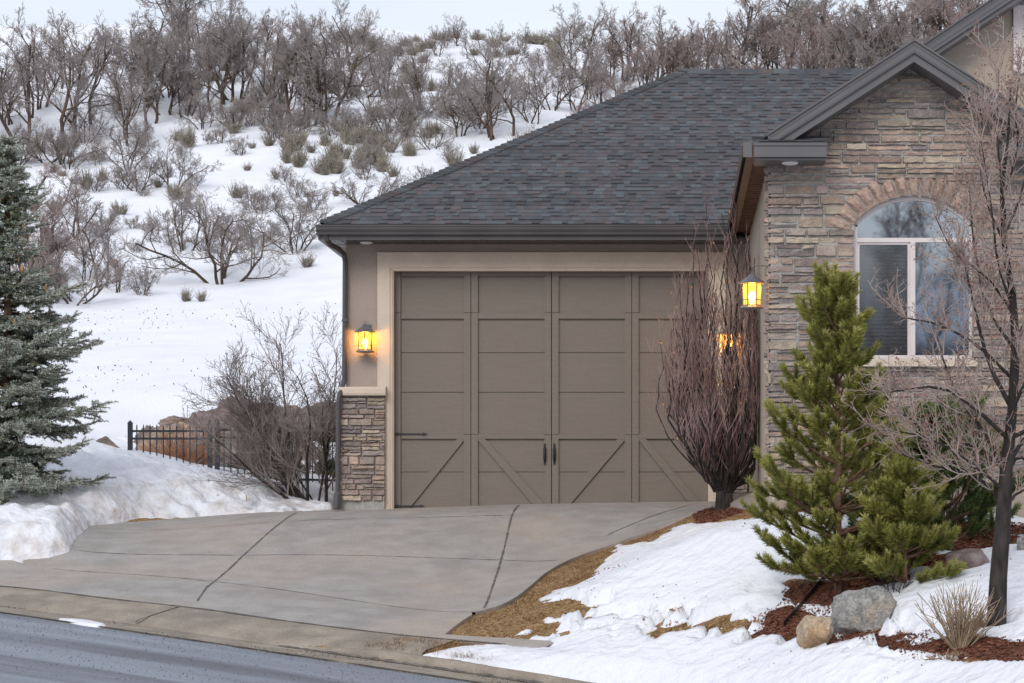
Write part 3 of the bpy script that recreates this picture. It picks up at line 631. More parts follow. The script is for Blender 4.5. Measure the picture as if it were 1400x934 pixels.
# --- main roof: front slope with individual shingles, hip caps, ridge
EY, EZ = 29.45, PZ(309, 29.45) + .015
EXl = PX(439, EY); RY = 33.6; RZ = PZ(97.5, RY); RXl = PX(935, RY); EXr = 4.6; sl = (RZ - EZ) / (RY - EY)
roof = MB(); roof.add([(EXl, EY, EZ), (EXr, EY, EZ), (EXr, RY, RZ), (RXl, RY, RZ), (RXl, RY, EZ), (EXr, RY, EZ - .02), (EXl, 2 * RY - EY, EZ), (EXr, 2 * RY - EY, EZ)],
    [(0, 1, 2, 3), (0, 3, 6), (3, 2, 7, 6), (0, 6, 7, 1)])
rf = roof.build('roof', mat('roof_felt', (.05, .05, .055), rough=.9), house)
L = math.hypot(RY - EY, RZ - EZ); ey, ez = (RY - EY) / L, (RZ - EZ) / L; ny, nz2 = -ez, ey
cols = [(.118, .128, .142), (.095, .102, .113), (.118, .108, .115), (.105, .092, .096), (.078, .082, .092), (.125, .106, .106), (.102, .110, .121), (.110, .100, .106), (.088, .083, .090), (.132, .142, .153)]
S = MB(); ex = .1035; nc = int(L / ex) + 1; rg = random.Random(3)
for c_ in range(nc):
    s0 = c_ * ex; s1 = min(s0 + ex * 1.12, L + .02); xl = EXl + (RXl - EXl) * min(1, (s0 + .4 * ex) / L); x = xl - rg.uniform(0, .2); mood = rg.uniform(.88, 1.1)
    while x < 3.6:
        wd = rg.choice([.06, .075, .085, .10, .12]); xa, xb = max(x, xl), x + wd
        if xb > xl + .005:
            up = rg.choice([.007, .007, .019]); t0 = .004; cc = rg.choice(cols); k = mood * rg.uniform(.9, 1.08) * 1.03; cc = tuple((q * .78 + g_ * .22) * k for q, g_ in zip(cc, (.105, .108, .122)))
            def pt(xx, s, h): return (xx, EY + ey * s + ny * h, EZ + ez * s + nz2 * h)
            xa2 = max(xa, EXl + (RXl - EXl) * min(1, s1 / L)) if xa == xl else xa
            S.hexa([pt(xa, s0, t0), pt(xb, s0, t0), pt(xb, s1, 0), pt(xa2, s1, 0), pt(xa, s0, t0 + up), pt(xb, s0, t0 + up), pt(xb, s1, .004 + up * .2), pt(xa2, s1, .004 + up * .2)], cc)
        x = xb
S.build('shingles', 'shingle', rf, tint=True)
Hc = MB(); A0 = np.array([EXl - .01, EY - .01, EZ + .0]); B0 = np.array([RXl, RY, RZ]); D = B0 - A0; LH = np.linalg.norm(D); D /= LH; n_ = int(LH / .105)
for i in range(n_):
    p0 = A0 + D * (i * .105); p1 = A0 + D * (i * .105 + .125); cc = rg.choice(cols[:5] + cols[:2]); k = rg.uniform(.8, 1.05); cc = tuple(q * k for q in cc); g = .125
    rgt = np.array([1, 0, 0]) * g; lft = np.array([0, 1, 0]) * g
    def sec(p, h): return [p + lft + (0, 0, h - .0), p + (0, 0, h + .02), p + rgt + (0, 0, h)]
    a_, b_ = sec(p0, .034), sec(p1, .016); V = [*a_, *b_, *[q - (0, 0, .03) for q in a_], *[q - (0, 0, .03) for q in b_]]
    Hc.add(V, [(0, 1, 4, 3), (1, 2, 5, 4), (2, 8, 11, 5), (0, 3, 9, 6), (0, 6, 7, 1), (1, 7, 8, 2), (3, 4, 10, 9), (4, 5, 11, 10)], cc)
x = RXl - .05
while x < 3.6:
    cc = rg.choice(cols); h = rg.uniform(0, .004); Hc.hexa([(x, RY - .1, RZ - .045), (x + .21, RY - .1, RZ - .045), (x + .21, RY + .1, RZ - .045), (x, RY + .1, RZ - .045), (x, RY - .03, RZ + .03 + h), (x + .21, RY - .03, RZ + .022), (x + .21, RY + .03, RZ + .022), (x, RY + .03, RZ + .03 + h)], cc); x += .2
Hc.build('hip_caps', 'shingle', rf, tint=True)
# --- gutters, fascia, soffits
def kstyle(y, z, h=.108, d=.075):   # (y,z) outline of a K-style gutter, front at y
    return [(y + d, z), (y + d, z - h), (y + .028, z - h), (y + .022, z - h * .72), (y + .006, z - h * .5), (y + .001, z - h * .16), (y - .006, z - h * .12), (y - .006, z), (y + .004, z), (y + .006, z - .012), (y + d - .01, z - .012), (y + d - .01, z)]
g = MB(); g.prism(kstyle(EY - .06, EZ - .008), 'x', EXl - .05, SW - .22); g.build('gutter', 'metal', house)
fz0 = PZ(322, EY) - .002
g = MB(); g.box((EXl, EY + .018, fz0 - .045), (SW - .2, EY + .05, EZ - .02)); g.box((EXl - .04, EY + .05, fz0 - .04), (EXl, 37.9, EZ - .005))
g.build('fascia', 'metal', house)
g = MB(); g.box((EXl, EY + .05, fz0 - .04), (SW, GY, fz0 - .02))
for i in range(30): g.box((EXl + .05 + i * .15, EY + .06, fz0 - .046), (EXl + .062 + i * .15, GY - .002, fz0 - .041))
g.build('soffit', 'metal', house)
g = MB(); g.box((EXl, GY, fz0 - .04), (XL, 37.9, fz0 - .02))
for i in range(40): g.box((EXl + .004, GY + .03 + i * .16, fz0 - .046), (XL - .002, GY + .04 + i * .16, fz0 - .041))
g.build('soffit', 'soffit_pale', house)
# downspout at the left corner
g = MB(); yy = 29.93
dp = [(PX(446, 29.5), 29.46, PZ(321, 29.5)), (PX(447, 29.5), 29.47, PZ(328, 29.5)), (PX(452, 29.6), 29.6, PZ(335, 29.6)), (PX(462, 29.75), 29.75, PZ(340, 29.75)), (PX(470, 29.9), 29.9, PZ(347, 29.9)), (PX(472, yy), yy, PZ(358, yy)), (PX(471, yy), yy, PZ(520, yy)),
      (PX(464.5, 29.82), 29.82, PZ(540, 29.82)), (PX(463, 29.82), 29.82, PZ(550, 29.82)), (PX(462, 29.82), 29.82, PZ(672, 29.82))]
g.tube(dp, .03, 8); g.tube([dp[-1], (PX(462, 29.82), 29.82, PZ(676, 29.82)), (PX(460.5, 29.80), 29.80, PZ(696, 29.80))], [.03, .047, .047], 8)
g.box((PX(468, yy), yy - .035, PZ(440, yy)), (PX(475, yy), yy + .06, PZ(436, yy)))
g.build('downspout', 'metal', house)

# ---- right wing with the stone gable
UY_ = 25.6
AX, AZt = PX(1250, 23.2), PZ(56, 23.2); WS = .645; WY = 23.2; EXw = PX(1016, 23.2); EXw2 = 2 * AX - EXw
def roofz(x): return AZt - WS * abs(x - AX)
mb = MB(); mb.box((SW, AY + .12, -.4), (SW + .18, 30.0, 3.2)); sw_ = mb.build('side_wall', 'stucco_light', house)
# gable core wall with window opening (mortar face), stone in front
wx0, wx1 = PX(1168, AY), PX(1331, AY); wz0, wzt = PZ(490, AY), PZ(328, AY); arc_top = PZ(268, AY); spring = PZ(306, AY)
axc = (wx0 + wx1) / 2; half = (wx1 - wx0) / 2; rise = arc_top - spring; AR = (half * half + rise * rise) / (2 * rise); azc = arc_top - AR
def inside_window(x, z):
    if not (wx0 < x < wx1) or z < wz0: return False
    return z < spring or (x - axc) ** 2 + (z - azc) ** 2 < AR * AR
ga = PZ(80, AY); RXe = 2 * AX - SW
def gable_top(x): return ga - WS * abs(x - AX * AY / WY * 1.0) 
amax = math.asin(half / AR); na = 24
arcp = [(axc - AR * math.sin(amax * (1 - 2 * i / na)), azc + AR * math.cos(amax * (1 - 2 * i / na))) for i in range(na + 1)]
mb = MB(); y0, y1 = AY + .012, AY + .14; gx_ = AX
def wallpoly(pr): mb.prism(pr, 'y', y0, y1)
wallpoly([(SW + .01, -.4), (wx0, -.4), (wx0, gable_top(wx0)), (SW + .01, gable_top(SW))])
wallpoly([(wx1, -.4), (RXe, -.4), (RXe, gable_top(RXe)), (wx1, gable_top(wx1))])
wallpoly([(wx0, -.4), (wx1, -.4), (wx1, wz0), (wx0, wz0)])
for (xa, za), (xb, zb_) in zip(arcp[:-1], arcp[1:]): wallpoly([(xa, za), (xb, zb_), (xb, gable_top(xb)), (xa, gable_top(xa))])
gw = mb.build('gable_wall', 'mortar', house)
mb = MB(); mb.box((RXe - .18, AY + .145, -.8), (RXe, UY_ + .42, 3.2)); mb.build('side_wall', 'stucco_light', house)
VO = .19
def okw(x, z):
    if z > gable_top(x) + .01: return False
    if inside_window(x, z): return False
    r = math.hypot(x - axc, z - azc)
    if r < AR + VO - .02 and abs(math.atan2(x - axc, z - azc)) < amax + .20 and z > spring - .10: return False
    if wz0 - .09 < z < wz0 and wx0 - .03 < x < wx1 + .03: return False
    return True
z0s = PZ(661, AY)
cwx = (wx0 - (SW - .02)) / 20
stonework('stone_facing', None, SW - .02, SW - .02 + cwx * 74, z0s, z0s + .0235 * 168, AY + .022, cwx, .0235, [3, 4, 4, 5, 6], gw, 21, okw, .045, 4, 10, .005)
# return of the stone round the corner
side = stonework('stone_facing', None, 0, .12, z0s, z0s + .0265 * 114, 0, .03, .0265, [2, 3, 3, 4], gw, 31, lambda x, z: True, .045, 3, 4)
V = np.array([v.co[:] for v in side.data.vertices]) + worldloc(gw); V2 = V.copy(); V2[:, 0] = (SW - .005) * U + V[:, 1]; V2[:, 1] = (AY + .135) * U - V[:, 0]
for v, q in zip(side.data.vertices, V2 - worldloc(gw)): v.co = q
side.data.flip_normals()
mb = MB(); mb.box((SW + .004, AY + .004, -.5), (3.6, AY + .02, z0s - .004)); mb.build('wall_base', 'stucco_light', gw)
# arch stones
mb = MB(); nv = 15; tot = amax + .17
for i in range(nv):
    a0 = -tot + 2 * tot * i / nv + .010; a1 = -tot + 2 * tot * (i + 1) / nv - .010; r0, r1 = AR + .006, AR + VO + R.uniform(-.012, .015); dd = R.uniform(.045, .075); t = R.uniform(.8, 1.2)
    m_ = 4; V = []
    for p in range(m_ + 1):
        for q in range(4):
            an = a0 + (a1 - a0) * p / m_; r = r0 + (r1 - r0) * q / 3; ed = p in (0, m_) or q in (0, 3)
            V.append((axc + r * math.sin(an) + (0 if ed else R.uniform(-.004, .004)), AY + .02 - (.02 if ed else dd + R.uniform(-.012, .012)), azc + r * math.cos(an)))
    for p in range(m_ + 1):
        for q in range(4):
            an = a0 + (a1 - a0) * p / m_; r = r0 + (r1 - r0) * q / 3
    mb.add(V, [(p * 4 + q, p * 4 + q + 1, (p + 1) * 4 + q + 1, (p + 1) * 4 + q)[::-1] for p in range(m_) for q in range(3)], (t, t * .97, t * .95))
    # rim down to the wall
    rim = [(p, 0) for p in range(m_ + 1)] + [(m_, q) for q in range(1, 4)] + [(p, 3) for p in range(m_ - 1, -1, -1)] + [(0, q) for q in (2, 1)]
    Vr = [V[p * 4 + q] for p, q in rim]; n_ = len(Vr); mb.add(Vr + [(x, AY + .03, z) for x, _, z in Vr], [(k, (k + 1) % n_, n_ + (k + 1) % n_, n_ + k) for k in range(n_)], (t, t, t))
mb.build('arch_stones', 'arch', gw, tint=True)
# window
wy = AY + .07
win = MB(); win.box((wx0 - .03, AY - .05, wz0 - .075), (wx1 + .03, AY + .10, wz0 - .004)); win.build('window_sill', 'trim', gw)
fw = .032; f = MB(); mx_ = PX(1248, wy); tz = PZ(328, wy)
f.box((wx0, wy, wz0), (wx0 + fw, wy + .05, spring)); f.box((wx1 - fw, wy, wz0), (wx1, wy + .05, spring)); f.box((wx0 + fw, wy, wz0), (wx1 - fw, wy + .05, wz0 + fw))
f.box((wx0 + fw, wy - .003, tz - .022), (wx1 - fw, wy + .052, tz + .018)); f.box((mx_ - .026, wy - .005, wz0 + fw), (mx_ + .022, wy + .05, tz - .022))
for (xa, za), (xb, zb_) in zip(arcp[:-1], arcp[1:]):
    def inn(x, z): k = (AR - fw) / AR; return (axc + (x - axc) * k, azc + (z - azc) * k)
    f.prism([(xa, za), (xb, zb_), inn(xb, zb_), inn(xa, za)][::-1], 'y', wy, wy + .05)
f.box((wx0 + fw, wy + .012, wz0 + fw), (wx0 + fw + .02, wy + .045, tz - .022)); f.box((mx_ - .046, wy + .012, wz0 + fw), (mx_ - .026, wy + .045, tz - .022)); f.box((wx0 + fw + .02, wy + .012, tz - .042), (mx_ - .046, wy + .045, tz - .022))
wn = f.build('window', 'frame_w', gw)
q = MB(); q.prism([(wx0 + fw, tz), (wx1 - fw, tz), (wx1 - fw, spring)] + [inn(*p) for p in arcp[::-1]][1:-1] + [(wx0 + fw, spring)], 'y', wy + .02, wy + .026); q.build('pane', 'glass', wn)
q = MB(); q.box((mx_ + .02, wy + .02, wz0 + fw), (wx1 - fw, wy + .026, tz - .02)); q.build('pane', 'glass', wn)
q = MB(); q.box((wx0 + fw, wy + .03, wz0 + fw), (mx_ - .03, wy + .036, tz - .02)); tag(q.build('pane', 'glass_screened', wn), label='screened pane')
q = MB(); q.box((wx0 - .1, wy + .5, wz0 - .1), (wx1 + .1, wy + .52, arc_top + .1))
for i in range(34): q.box((wx0, wy + .16, wz0 + i * .036), (wx1, wy + .17, wz0 + i * .036 + .03))
q.build('blind', 'curtain', wn)
# rake boards, wing roof
def rake(x_from, x_to, apx, apz, slope, y, parent, name='rake_board', m='fascia', H1=.105, H2=.075, D=.03):
    g = MB()
    def zz(x): return apz - slope * abs(x - apx)
    for a_, b_, yy in ((0, H1, y), (H1, H1 + H2, y + .028)):
        pr = [(x_from, zz(x_from) - a_), (x_to, zz(x_to) - a_), (x_to, zz(x_to) - b_), (x_from, zz(x_from) - b_)]
        if x_from < x_to: pr = pr[::-1]
        g.prism(pr, 'y', yy, yy + D)
    pr = [(x_from, zz(x_from) + .018), (x_to, zz(x_to) + .018), (x_to, zz(x_to)), (x_from, zz(x_from))]
    if x_from < x_to: pr = pr[::-1]
    g.prism(pr, 'y', y - .02, y + .05)
    # brushed seams: thin ribs that catch light
    for a_ in (.028, .085):
        pr = [(x_from, zz(x_from) - a_), (x_to, zz(x_to) - a_), (x_to, zz(x_to) - a_ - .007), (x_from, zz(x_from) - a_ - .007)]
        if x_from < x_to: pr = pr[::-1]
        g.prism(pr, 'y', y - .006, y + .001)
    # sloping soffit behind
    pr = [(x_from, zz(x_from) - H1 - H2 + .012), (x_to, zz(x_to) - H1 - H2 + .012), (x_to, zz(x_to) - H1 - H2 - .0), (x_from, zz(x_from) - H1 - H2 - .0)]
    if x_from < x_to: pr = pr[::-1]
    g.prism(pr, 'y', y + .06, y + .46)
    return g.build(name, m, parent)
rake(PX(1050, WY), AX, AX, AZt, WS, WY, house); rake(PX(1450, WY), AX, AX, AZt, WS, WY, house)
g = MB()
for sgn in (-1, 1):
    xe = AX + sgn * (AX - EXw); ze = roofz(xe); yb = 31.1
    pr = [(AX, AZt), (xe, ze), (xe, ze - .06), (AX, AZt - .06)]
    if sgn > 0: pr = pr[::-1]
    g.prism(pr[::-1], 'y', WY + .05, yb)
g.build('wing_roof', 'shingle', house)
# ribbed brown soffit under the wing eave, gutter, return boxes
szw = PZ(221, AY) + .01
g = MB(); g.box((EXw + .10, WY + .05, szw), (SW + .02, 29.95, szw + .02))
for i in range(46): g.box((EXw + .102, WY + .4 + i * .14, szw - .009), (SW, WY + .418 + i * .14, szw - .001))
g.build('soffit', 'soffit', house)
g = MB(); kp = [(EXw + (y - 0), z) for y, z in kstyle(0, PZ(197, WY), .115, .075)]
g.prism(kp[::-1], 'y', WY - .01, 29.42); g.box((EXw + .076, WY + .02, szw - .02), (EXw + .10, 29.9, PZ(197, WY)))
g.build('gutter', 'soffit', house)
g = MB(); g.box((EXw + .0, WY - .012, PZ(215, WY)), (EXw + .078, WY - .004, PZ(195, WY))); g.build('gutter_end', 'fascia', house)
for sx_ in (-1, 1):
    g = MB(); xa, xb = PX(1031, WY), PX(1130, WY)
    if sx_ > 0: xa, xb = 2 * AX - xb, 2 * AX - xa
    zt2, zb2 = PZ(195, WY), PZ(220, WY)
    g.box((xa, WY - .02, zb2 + .03), (xb, AY + .01, zt2)); g.box((xa + .01, WY + .01, zb2 + .008), (xb - .004, AY + .012, zb2 + .029)); g.box((xa, WY - .032, zt2 - .03), (xb, WY - .021, zt2 - .004))
    g.box((xa, WY - .026, zb2 + .032), (xb, WY - .021, zb2 + .045))
    bx = g.build('eave_return', 'fascia', house)
    g = MB()
    for i in range(3):
        t0, t1 = i / 3, (i + 1) / 3; za, zb_ = zt2 + .004 + t0 * .10, zt2 + .004 + t1 * .10; ya, yb = WY - .04 + t0 * .42, WY - .04 + t1 * .46
        n_ = 5
        for k in range(n_):
            u0, u1 = xa - .01 + (xb - xa + .02) * k / n_, xa - .01 + (xb - xa + .02) * (k + 1) / n_; kk = R.uniform(.5, .9); cc = tuple(c_ * kk for c_ in cols[(k + i) % 5])
            g.hexa([(u0, ya, za), (u1, ya, za), (u1, yb, zb_), (u0, yb, zb_), (u0, ya, za + .016), (u1, ya, za + .016), (u1, yb, zb_ + .006), (u0, yb, zb_ + .006)], cc)
    g.build('shingles', 'shingle', bx, tint=True)
# ---- taller gable behind at the right
UY = 25.6; ux, uz = PX(1262, UY), PZ(62, UY); us_ = .66; uax = ux + 2.4; uaz = uz + us_ * 2.4
rake(ux - .15, uax, uax, uaz, us_, UY, house, H1=.13, H2=.05)
mb = MB(); wyU = UY + .42; mb.prism([(ux - .1, -.8), (5.5, -.8), (5.5, uaz - .15), (uax, uaz - .15), (ux - .1, uz - .1)], 'y', wyU, wyU + .2); mb.build('upper_wall', 'stucco_light', house)
mb = MB(); mb.prism([(ux - .15, uz - .12), (uax, uaz - .03), (uax, uaz + .002), (ux - .15, uz - .085)][::1], 'y', UY + .06, 31.5); mb.build('upper_roof', 'shingle', house)
mb = MB(); xa, xb = PX(1385, wyU), PX(1450, wyU); mb.box((xa, wyU - .035, PZ(101, wyU)), (xb, wyU, PZ(8, wyU))); mb.box((xa + .11, wyU - .045, PZ(90, wyU)), (xb - .11, wyU - .036, PZ(20, wyU)))
mb.build('window_trim', 'frame_w', house)

# ---- lanterns (hexagonal, amber glass, lit)
def lantern(p, rotz, label, hook=False):
    """built facing -Y; p = wall point at the middle of the glass"""
    t = thing('wall_lantern', p, label, 'lantern', 'lit amber wall lanterns on the house'); x, y, z = p; R6 = .082; cy = y - (.125 if not hook else .15)
    def ring(r, zz, k=6, ph=math.pi / 6): return [(x + r * math.cos(ph + i * math.tau / k), cy + r * math.sin(ph + i * math.tau / k), zz) for i in range(k)]
    def stack(prof):
        m_ = MB(); V = []; Fs = []
        for r, zz in prof: V += ring(r, zz)
        for a_ in range(len(prof) - 1):
            for i in range(6): Fs.append((a_ * 6 + i, a_ * 6 + (i + 1) % 6, (a_ + 1) * 6 + (i + 1) % 6, (a_ + 1) * 6 + i))
        Fs += [tuple(range(6))[::-1], tuple(range((len(prof) - 1) * 6, len(prof) * 6))]; m_.add(V, Fs); return m_
    zt_, zb_ = z + .095, z - .10
    stack([(R6 + .045, zt_ + .004), (R6 + .047, zt_ + .012), (.052, zt_ + .062), (.02, zt_ + .085), (.012, zt_ + .095)]).build('lantern_roof', 'lantern', t)
    stack([(R6 + .03, zb_ - .028), (R6 + .032, zb_ - .018), (R6 + .006, zb_)]).build('lantern_base', 'lantern', t)
    fr_ = MB(); rb = ring(R6, zb_); rt = ring(R6, zt_ + .006); rm = ring(R6, zb_ + .052)
    for i in range(6):
        fr_.tube([rb[i], rt[i]], .006, 4); j = (i + 1) % 6
        for q_ in (rb, rm, rt): fr_.tube([q_[i], q_[j]], .0045 if q_ is rm else .007, 4)
        for u in (.36, .64):
            a_ = [rb[i][k] * (1 - u) + rb[j][k] * u for k in range(3)]; b_ = [rm[i][k] * (1 - u) + rm[j][k] * u for k in range(3)]
            if u < .5: a_ = [rb[i][k] * .5 + rb[j][k] * .5 for k in range(3)]; b_ = [rm[i][k] * .5 + rm[j][k] * .5 for k in range(3)]; fr_.tube([a_, b_], .003, 4)
    fr_.build('lantern_frame', 'lantern', t)
    gl = MB(); a_, b_ = ring(R6 - .008, zb_ + .002), ring(R6 - .008, zt_)
    gl.add(a_ + b_, [(i, (i + 1) % 6, 6 + (i + 1) % 6, 6 + i) for i in range(6)]); gl.build('glass', 'lamp_glass', t)
    bu = MB(); bu.tube([(x, cy, zb_ + .0), (x, cy, zb_ + .03), (x, cy, zb_ + .05), (x, cy, zb_ + .085), (x, cy, zb_ + .12), (x, cy, zb_ + .13)], [.012, .014, .026, .034, .022, .004], 10); bu.build('bulb', 'bulb', t, smooth=True)
    br = MB()
    lp = [] if hook else [(x + .018 * math.cos(a), cy, zt_ + .11 + .022 * math.sin(a)) for a in np.linspace(-math.pi * .4, math.pi * 1.4, 12)]
    if lp: br.tube(lp, .004, 5)
    if not hook:
        br.box((x - .04, y - .02, zt_ + .02), (x + .055, y, zt_ + .105)); br.tube([(x, y - .01, zt_ + .09), (x, cy + .01, zt_ + .1)], .009, 6)
    else:
        br.tube([(x, cy, zt_ + .09), (x, cy, zt_ + .15), (x, cy + .02, zt_ + .168), (x, y - .03, zt_ + .168), (x, y - .008, zt_ + .155), (x, y, zt_ + .1)], .006, 6); br.box((x - .03, y - .012, z - .08), (x + .03, y, z + .13))
    br.build('bracket', 'lantern', t)
    ld = bpy.data.lights.new('lantern_light', 'POINT'); ld.energy = 24; ld.color = (1, .52, .12); ld.shadow_soft_size = .035
    lo = link(bpy.data.objects.new('lantern_light', ld)); lo.parent = t; lo.location = tuple((np.array([x, cy, z + .055]) - np.array(p)) * U)
    t.rotation_euler = (0, 0, rotz); return t
lantern(P(501, 467.5, 30.0), 0, 'lit amber lantern on the stucco wall left of the garage door')
lantern(P(996, 470, 30.0), 0, 'lit amber lantern glowing through the purple twigs of the columnar tree')
zs = PZ(404, 23.95); lantern((SW + .0, 23.86, zs), -math.pi / 2, 'lit amber lantern hanging from a curved hook beside the stone corner', hook=True)
# soffit lights, camera
for (px, py, Y, zz, lb) in ((501, 326, 29.72, fz0 - .047, 'flat white round light under the garage eave above the left lantern'), (1080, 217, 23.36, PZ(220, WY) + .006, 'pale round light set under the eave return of the stone gable')):
    g = MB(); x = PX(px, Y); g.tube([(x, Y, zz), (x, Y, zz - .012), (x, Y, zz - .02)], [.075, .07, .045], 20); tag(g.build('soffit_light', 'white_plastic', loc=(x, Y, zz)), lb, 'soffit light')
x, y, z = PX(470, 30.2), 30.2, PZ(333, 30.2)
t = thing('security_camera', (x, y, z), 'small white box camera with black lens under the eave corner beside the downspout', 'security camera')
g = MB(); g.box((x - .035, y - .05, z - .035), (x + .025, y + .05, z + .03)); g.build('camera_housing', 'white_plastic', t)
g = MB(); g.box((x - .022, y - .056, z - .024), (x + .018, y - .05, z + .018)); g.build('lens', 'black', t)
g = MB(); g.tube([(x, y, z + .03), (x - .03, y, z + .09)], .01, 6); g.box((x - .13, y - .02, z + .01), (x - .09, y + .03, z + .04)); g.build('bracket', 'white_plastic', t)
# ------------------------------------------------------------------ iron fence with a gate
def fence_run(name, label, x0, x1, Y0, Y1, ztop0, ztop1, posts, gate=False):
    t = thing(name, (x0, Y0, h1(x0, Y0)), label, 'gate' if gate else 'fence'); L = x1 - x0
    def at(x): k = (x - x0) / L; return Y0 + (Y1 - Y0) * k, ztop0 + (ztop1 - ztop0) * k
    g = MB()
    for dz in (-.06, -.155, -.66):
        (ya, za), (yb, zb_) = at(x0), at(x1); g.hexa([(x0, ya - .012, za + dz - .014), (x1, yb - .012, zb_ + dz - .014), (x1, yb + .012, zb_ + dz - .014), (x0, ya + .012, za + dz - .014), (x0, ya - .012, za + dz + .014), (x1, yb - .012, zb_ + dz + .014), (x1, yb + .012, zb_ + dz + .014), (x0, ya + .012, za + dz + .014)])
    g.build('rail', 'fence', t)
    g = MB(); n = int(L / .0805)
    for i in range(1, n):
        x = x0 + L * i / n; y, z = at(x); g.box((x - .007, y - .007, z - .80), (x + .007, y + .007, z)); g.add([(x - .007, y - .007, z), (x + .007, y - .007, z), (x + .007, y + .007, z), (x - .007, y + .007, z), (x, y, z + .035)], [(0, 1, 4), (1, 2, 4), (2, 3, 4), (3, 0, 4)])
    g.build('pickets', 'fence', t)
    for x, h in posts:
        g = MB(); y, z = at(x); g.box((x - .028, y - .028, z - 1.0), (x + .028, y + .028, z + h)); g.add([(x - .033, y - .033, z + h), (x + .033, y - .033, z + h), (x + .033, y + .033, z + h), (x - .033, y + .033, z + h), (x, y, z + h + .04)], [(0, 1, 4), (1, 2, 4), (2, 3, 4), (3, 0, 4)]); g.build('post', 'fence', t)
    return t
ft = PZ(583, 33)
fence_run('iron_fence', 'black iron picket fence panel in front of the orange boulders, left of the gate post', PX(178, 33), PX(287, 33), 33, 33, ft, ft, [(PX(178, 33), .04), (PX(287, 33), .05)])
fence_run('iron_gate', 'black iron picket gate and fence behind the bare bush, reaching the garage corner', PX(297, 33), PX(464, 33.4), 33, 33.4, ft + .02, ft - .02, [(PX(297, 33), .04)], True)

# ------------------------------------------------------------------ boulders
def boulder(name, c, r, m, label, cat='boulder', group=None, seed=1, cuts=9, rot=0, sub=4, rough=.045, parent=None, taper=0, smooth=True):
    import bmesh
    bm = bmesh.new(); bmesh.ops.create_icosphere(bm, subdivisions=sub, radius=1); rg = random.Random(seed); V = np.array([v.co[:] for v in bm.verts])
    for _ in range(cuts):
        n = np.array([rg.gauss(0, 1), rg.gauss(0, 1), rg.gauss(0, .8)]); n /= np.linalg.norm(n); d = rg.uniform(.55, .85); q = V @ n - d; V -= np.where(q > 0, q, 0)[:, None] * n * .92
    for i, v in enumerate(V):
        p = Vector(v) * 1.3 + Vector((seed * 3.1, 0, 0)); V[i] *= 1 + .10 * mnoise.fractal(p, 1, 2, 3) + rough * mnoise.fractal(p * 4, 1, 2, 4)
    V *= np.array(r); V[:, 0] *= 1 - taper * np.clip(V[:, 2] / r[2], -.2, 1); cs, sn = math.cos(rot), math.sin(rot); V = np.c_[V[:, 0] * cs - V[:, 2] * sn, V[:, 1], V[:, 0] * sn + V[:, 2] * cs]
    Fs = np.array([[v.index for v in f.verts] for f in bm.faces]); bm.free()
    o = mesh(name, V + np.array(c), [Fs], m, parent, smooth=smooth, loc=c); tag(o, label, cat, group); return o
def rock_at(px, py_bot, w_px, h_px, Y, m, label, seed, rot=0, sink=.18, depth=.8, **k):
    s = Y / F; hw, hh = w_px * s / 2, h_px * s / 2; c = P(px, py_bot - h_px / 2, Y + hw * depth * .6); c[2] -= hh * sink
    return boulder('boulder', c, (hw * 1.12, hw * depth, hh * (1.12 + sink)), m, label, seed=seed, rot=rot, **k)
rock_at(1181, 866, 96, 62, 20.3, 'rock_grey', 'large grey granite boulder on the mulch in front of the pines', 3, rot=.15, cuts=14, rough=.07)
rock_at(1114, 884, 64, 50, 20.0, 'rock_tan', 'pointed tan boulder in the snow, left of the large grey one', 8, rot=.35, cuts=16, taper=.55)
rock_at(1323, 786, 72, 40, 20.8, 'rock_red', 'purple brown boulder in snow behind the dry clump, left of the dark trunk', 5)
rock_at(1404, 765, 38, 32, 21.0, 'rock_grey', 'small grey boulder at the right edge beyond the dark trunk', 12)
rock_at(145, 634, 52, 36, 33.4, 'rock_brown', 'low brown boulder in the snow left of the iron fence', 14, rot=-.3)
rl = [(222, 640, 80, 62, 35.0, 'rock_orange', 'wide tan orange boulder behind the left half of the fence panel', 21), (262, 652, 100, 78, 34.6, 'rock_orange', 'big orange boulder behind the middle of the fence panel', 22),
      (325, 622, 150, 78, 36.3, 'rock_red', 'large pinkish slab boulder topping the pile above the fence gate', 23), (318, 655, 60, 66, 34.8, 'rock_brown', 'narrow upright grey brown boulder behind the gate posts', 24),
      (352, 655, 60, 75, 35.0, 'rock_red', 'steep reddish boulder behind the gate, left of the dark shrub', 25), (280, 600, 70, 40, 36.6, 'rock_brown', 'flat brown boulder at the upper left of the rock pile', 26),
      (395, 600, 90, 48, 37.5, 'rock_red', 'dusky red boulder seen through the top of the bare bush', 27), (450, 596, 80, 44, 37.5, 'rock_brown', 'dusky brown boulder beside the garage corner behind the bush', 28),
      (205, 612, 50, 30, 35.8, 'rock_brown', 'small brown boulder behind the left end of the fence', 29), (240, 588, 60, 22, 37, 'rock_orange', 'thin tan boulder edge poking from the hill snow above the fence', 30)]
for a in rl: rock_at(*a[:6], a[6], a[7], sub=5, rough=.20, cuts=26, sink=.3, group=None)

for a in [(300, 640, 46, 44, 34.5, 'rock_grey', 'pale grey boulder behind the fence panel, left of the gate posts', 31), (236, 628, 44, 30, 34.7, 'rock_tan', 'small tan boulder behind the fence panel near its left post', 32), (372, 632, 60, 44, 36.0, 'rock_grey', 'grey boulder behind the gate above the dark shrub', 33),
          (255, 602, 40, 26, 35.6, 'rock_tan', 'light tan boulder on top of the left part of the rock pile', 34), (345, 594, 46, 30, 35.8, 'rock_brown', 'wedge shaped brown boulder high behind the gate posts', 35), (425, 640, 50, 34, 36.5, 'rock_orange', 'orange boulder low behind the bush stems', 36)]: rock_at(*a[:6], a[6], a[7], sub=5, rough=.18, cuts=24, sink=.2)
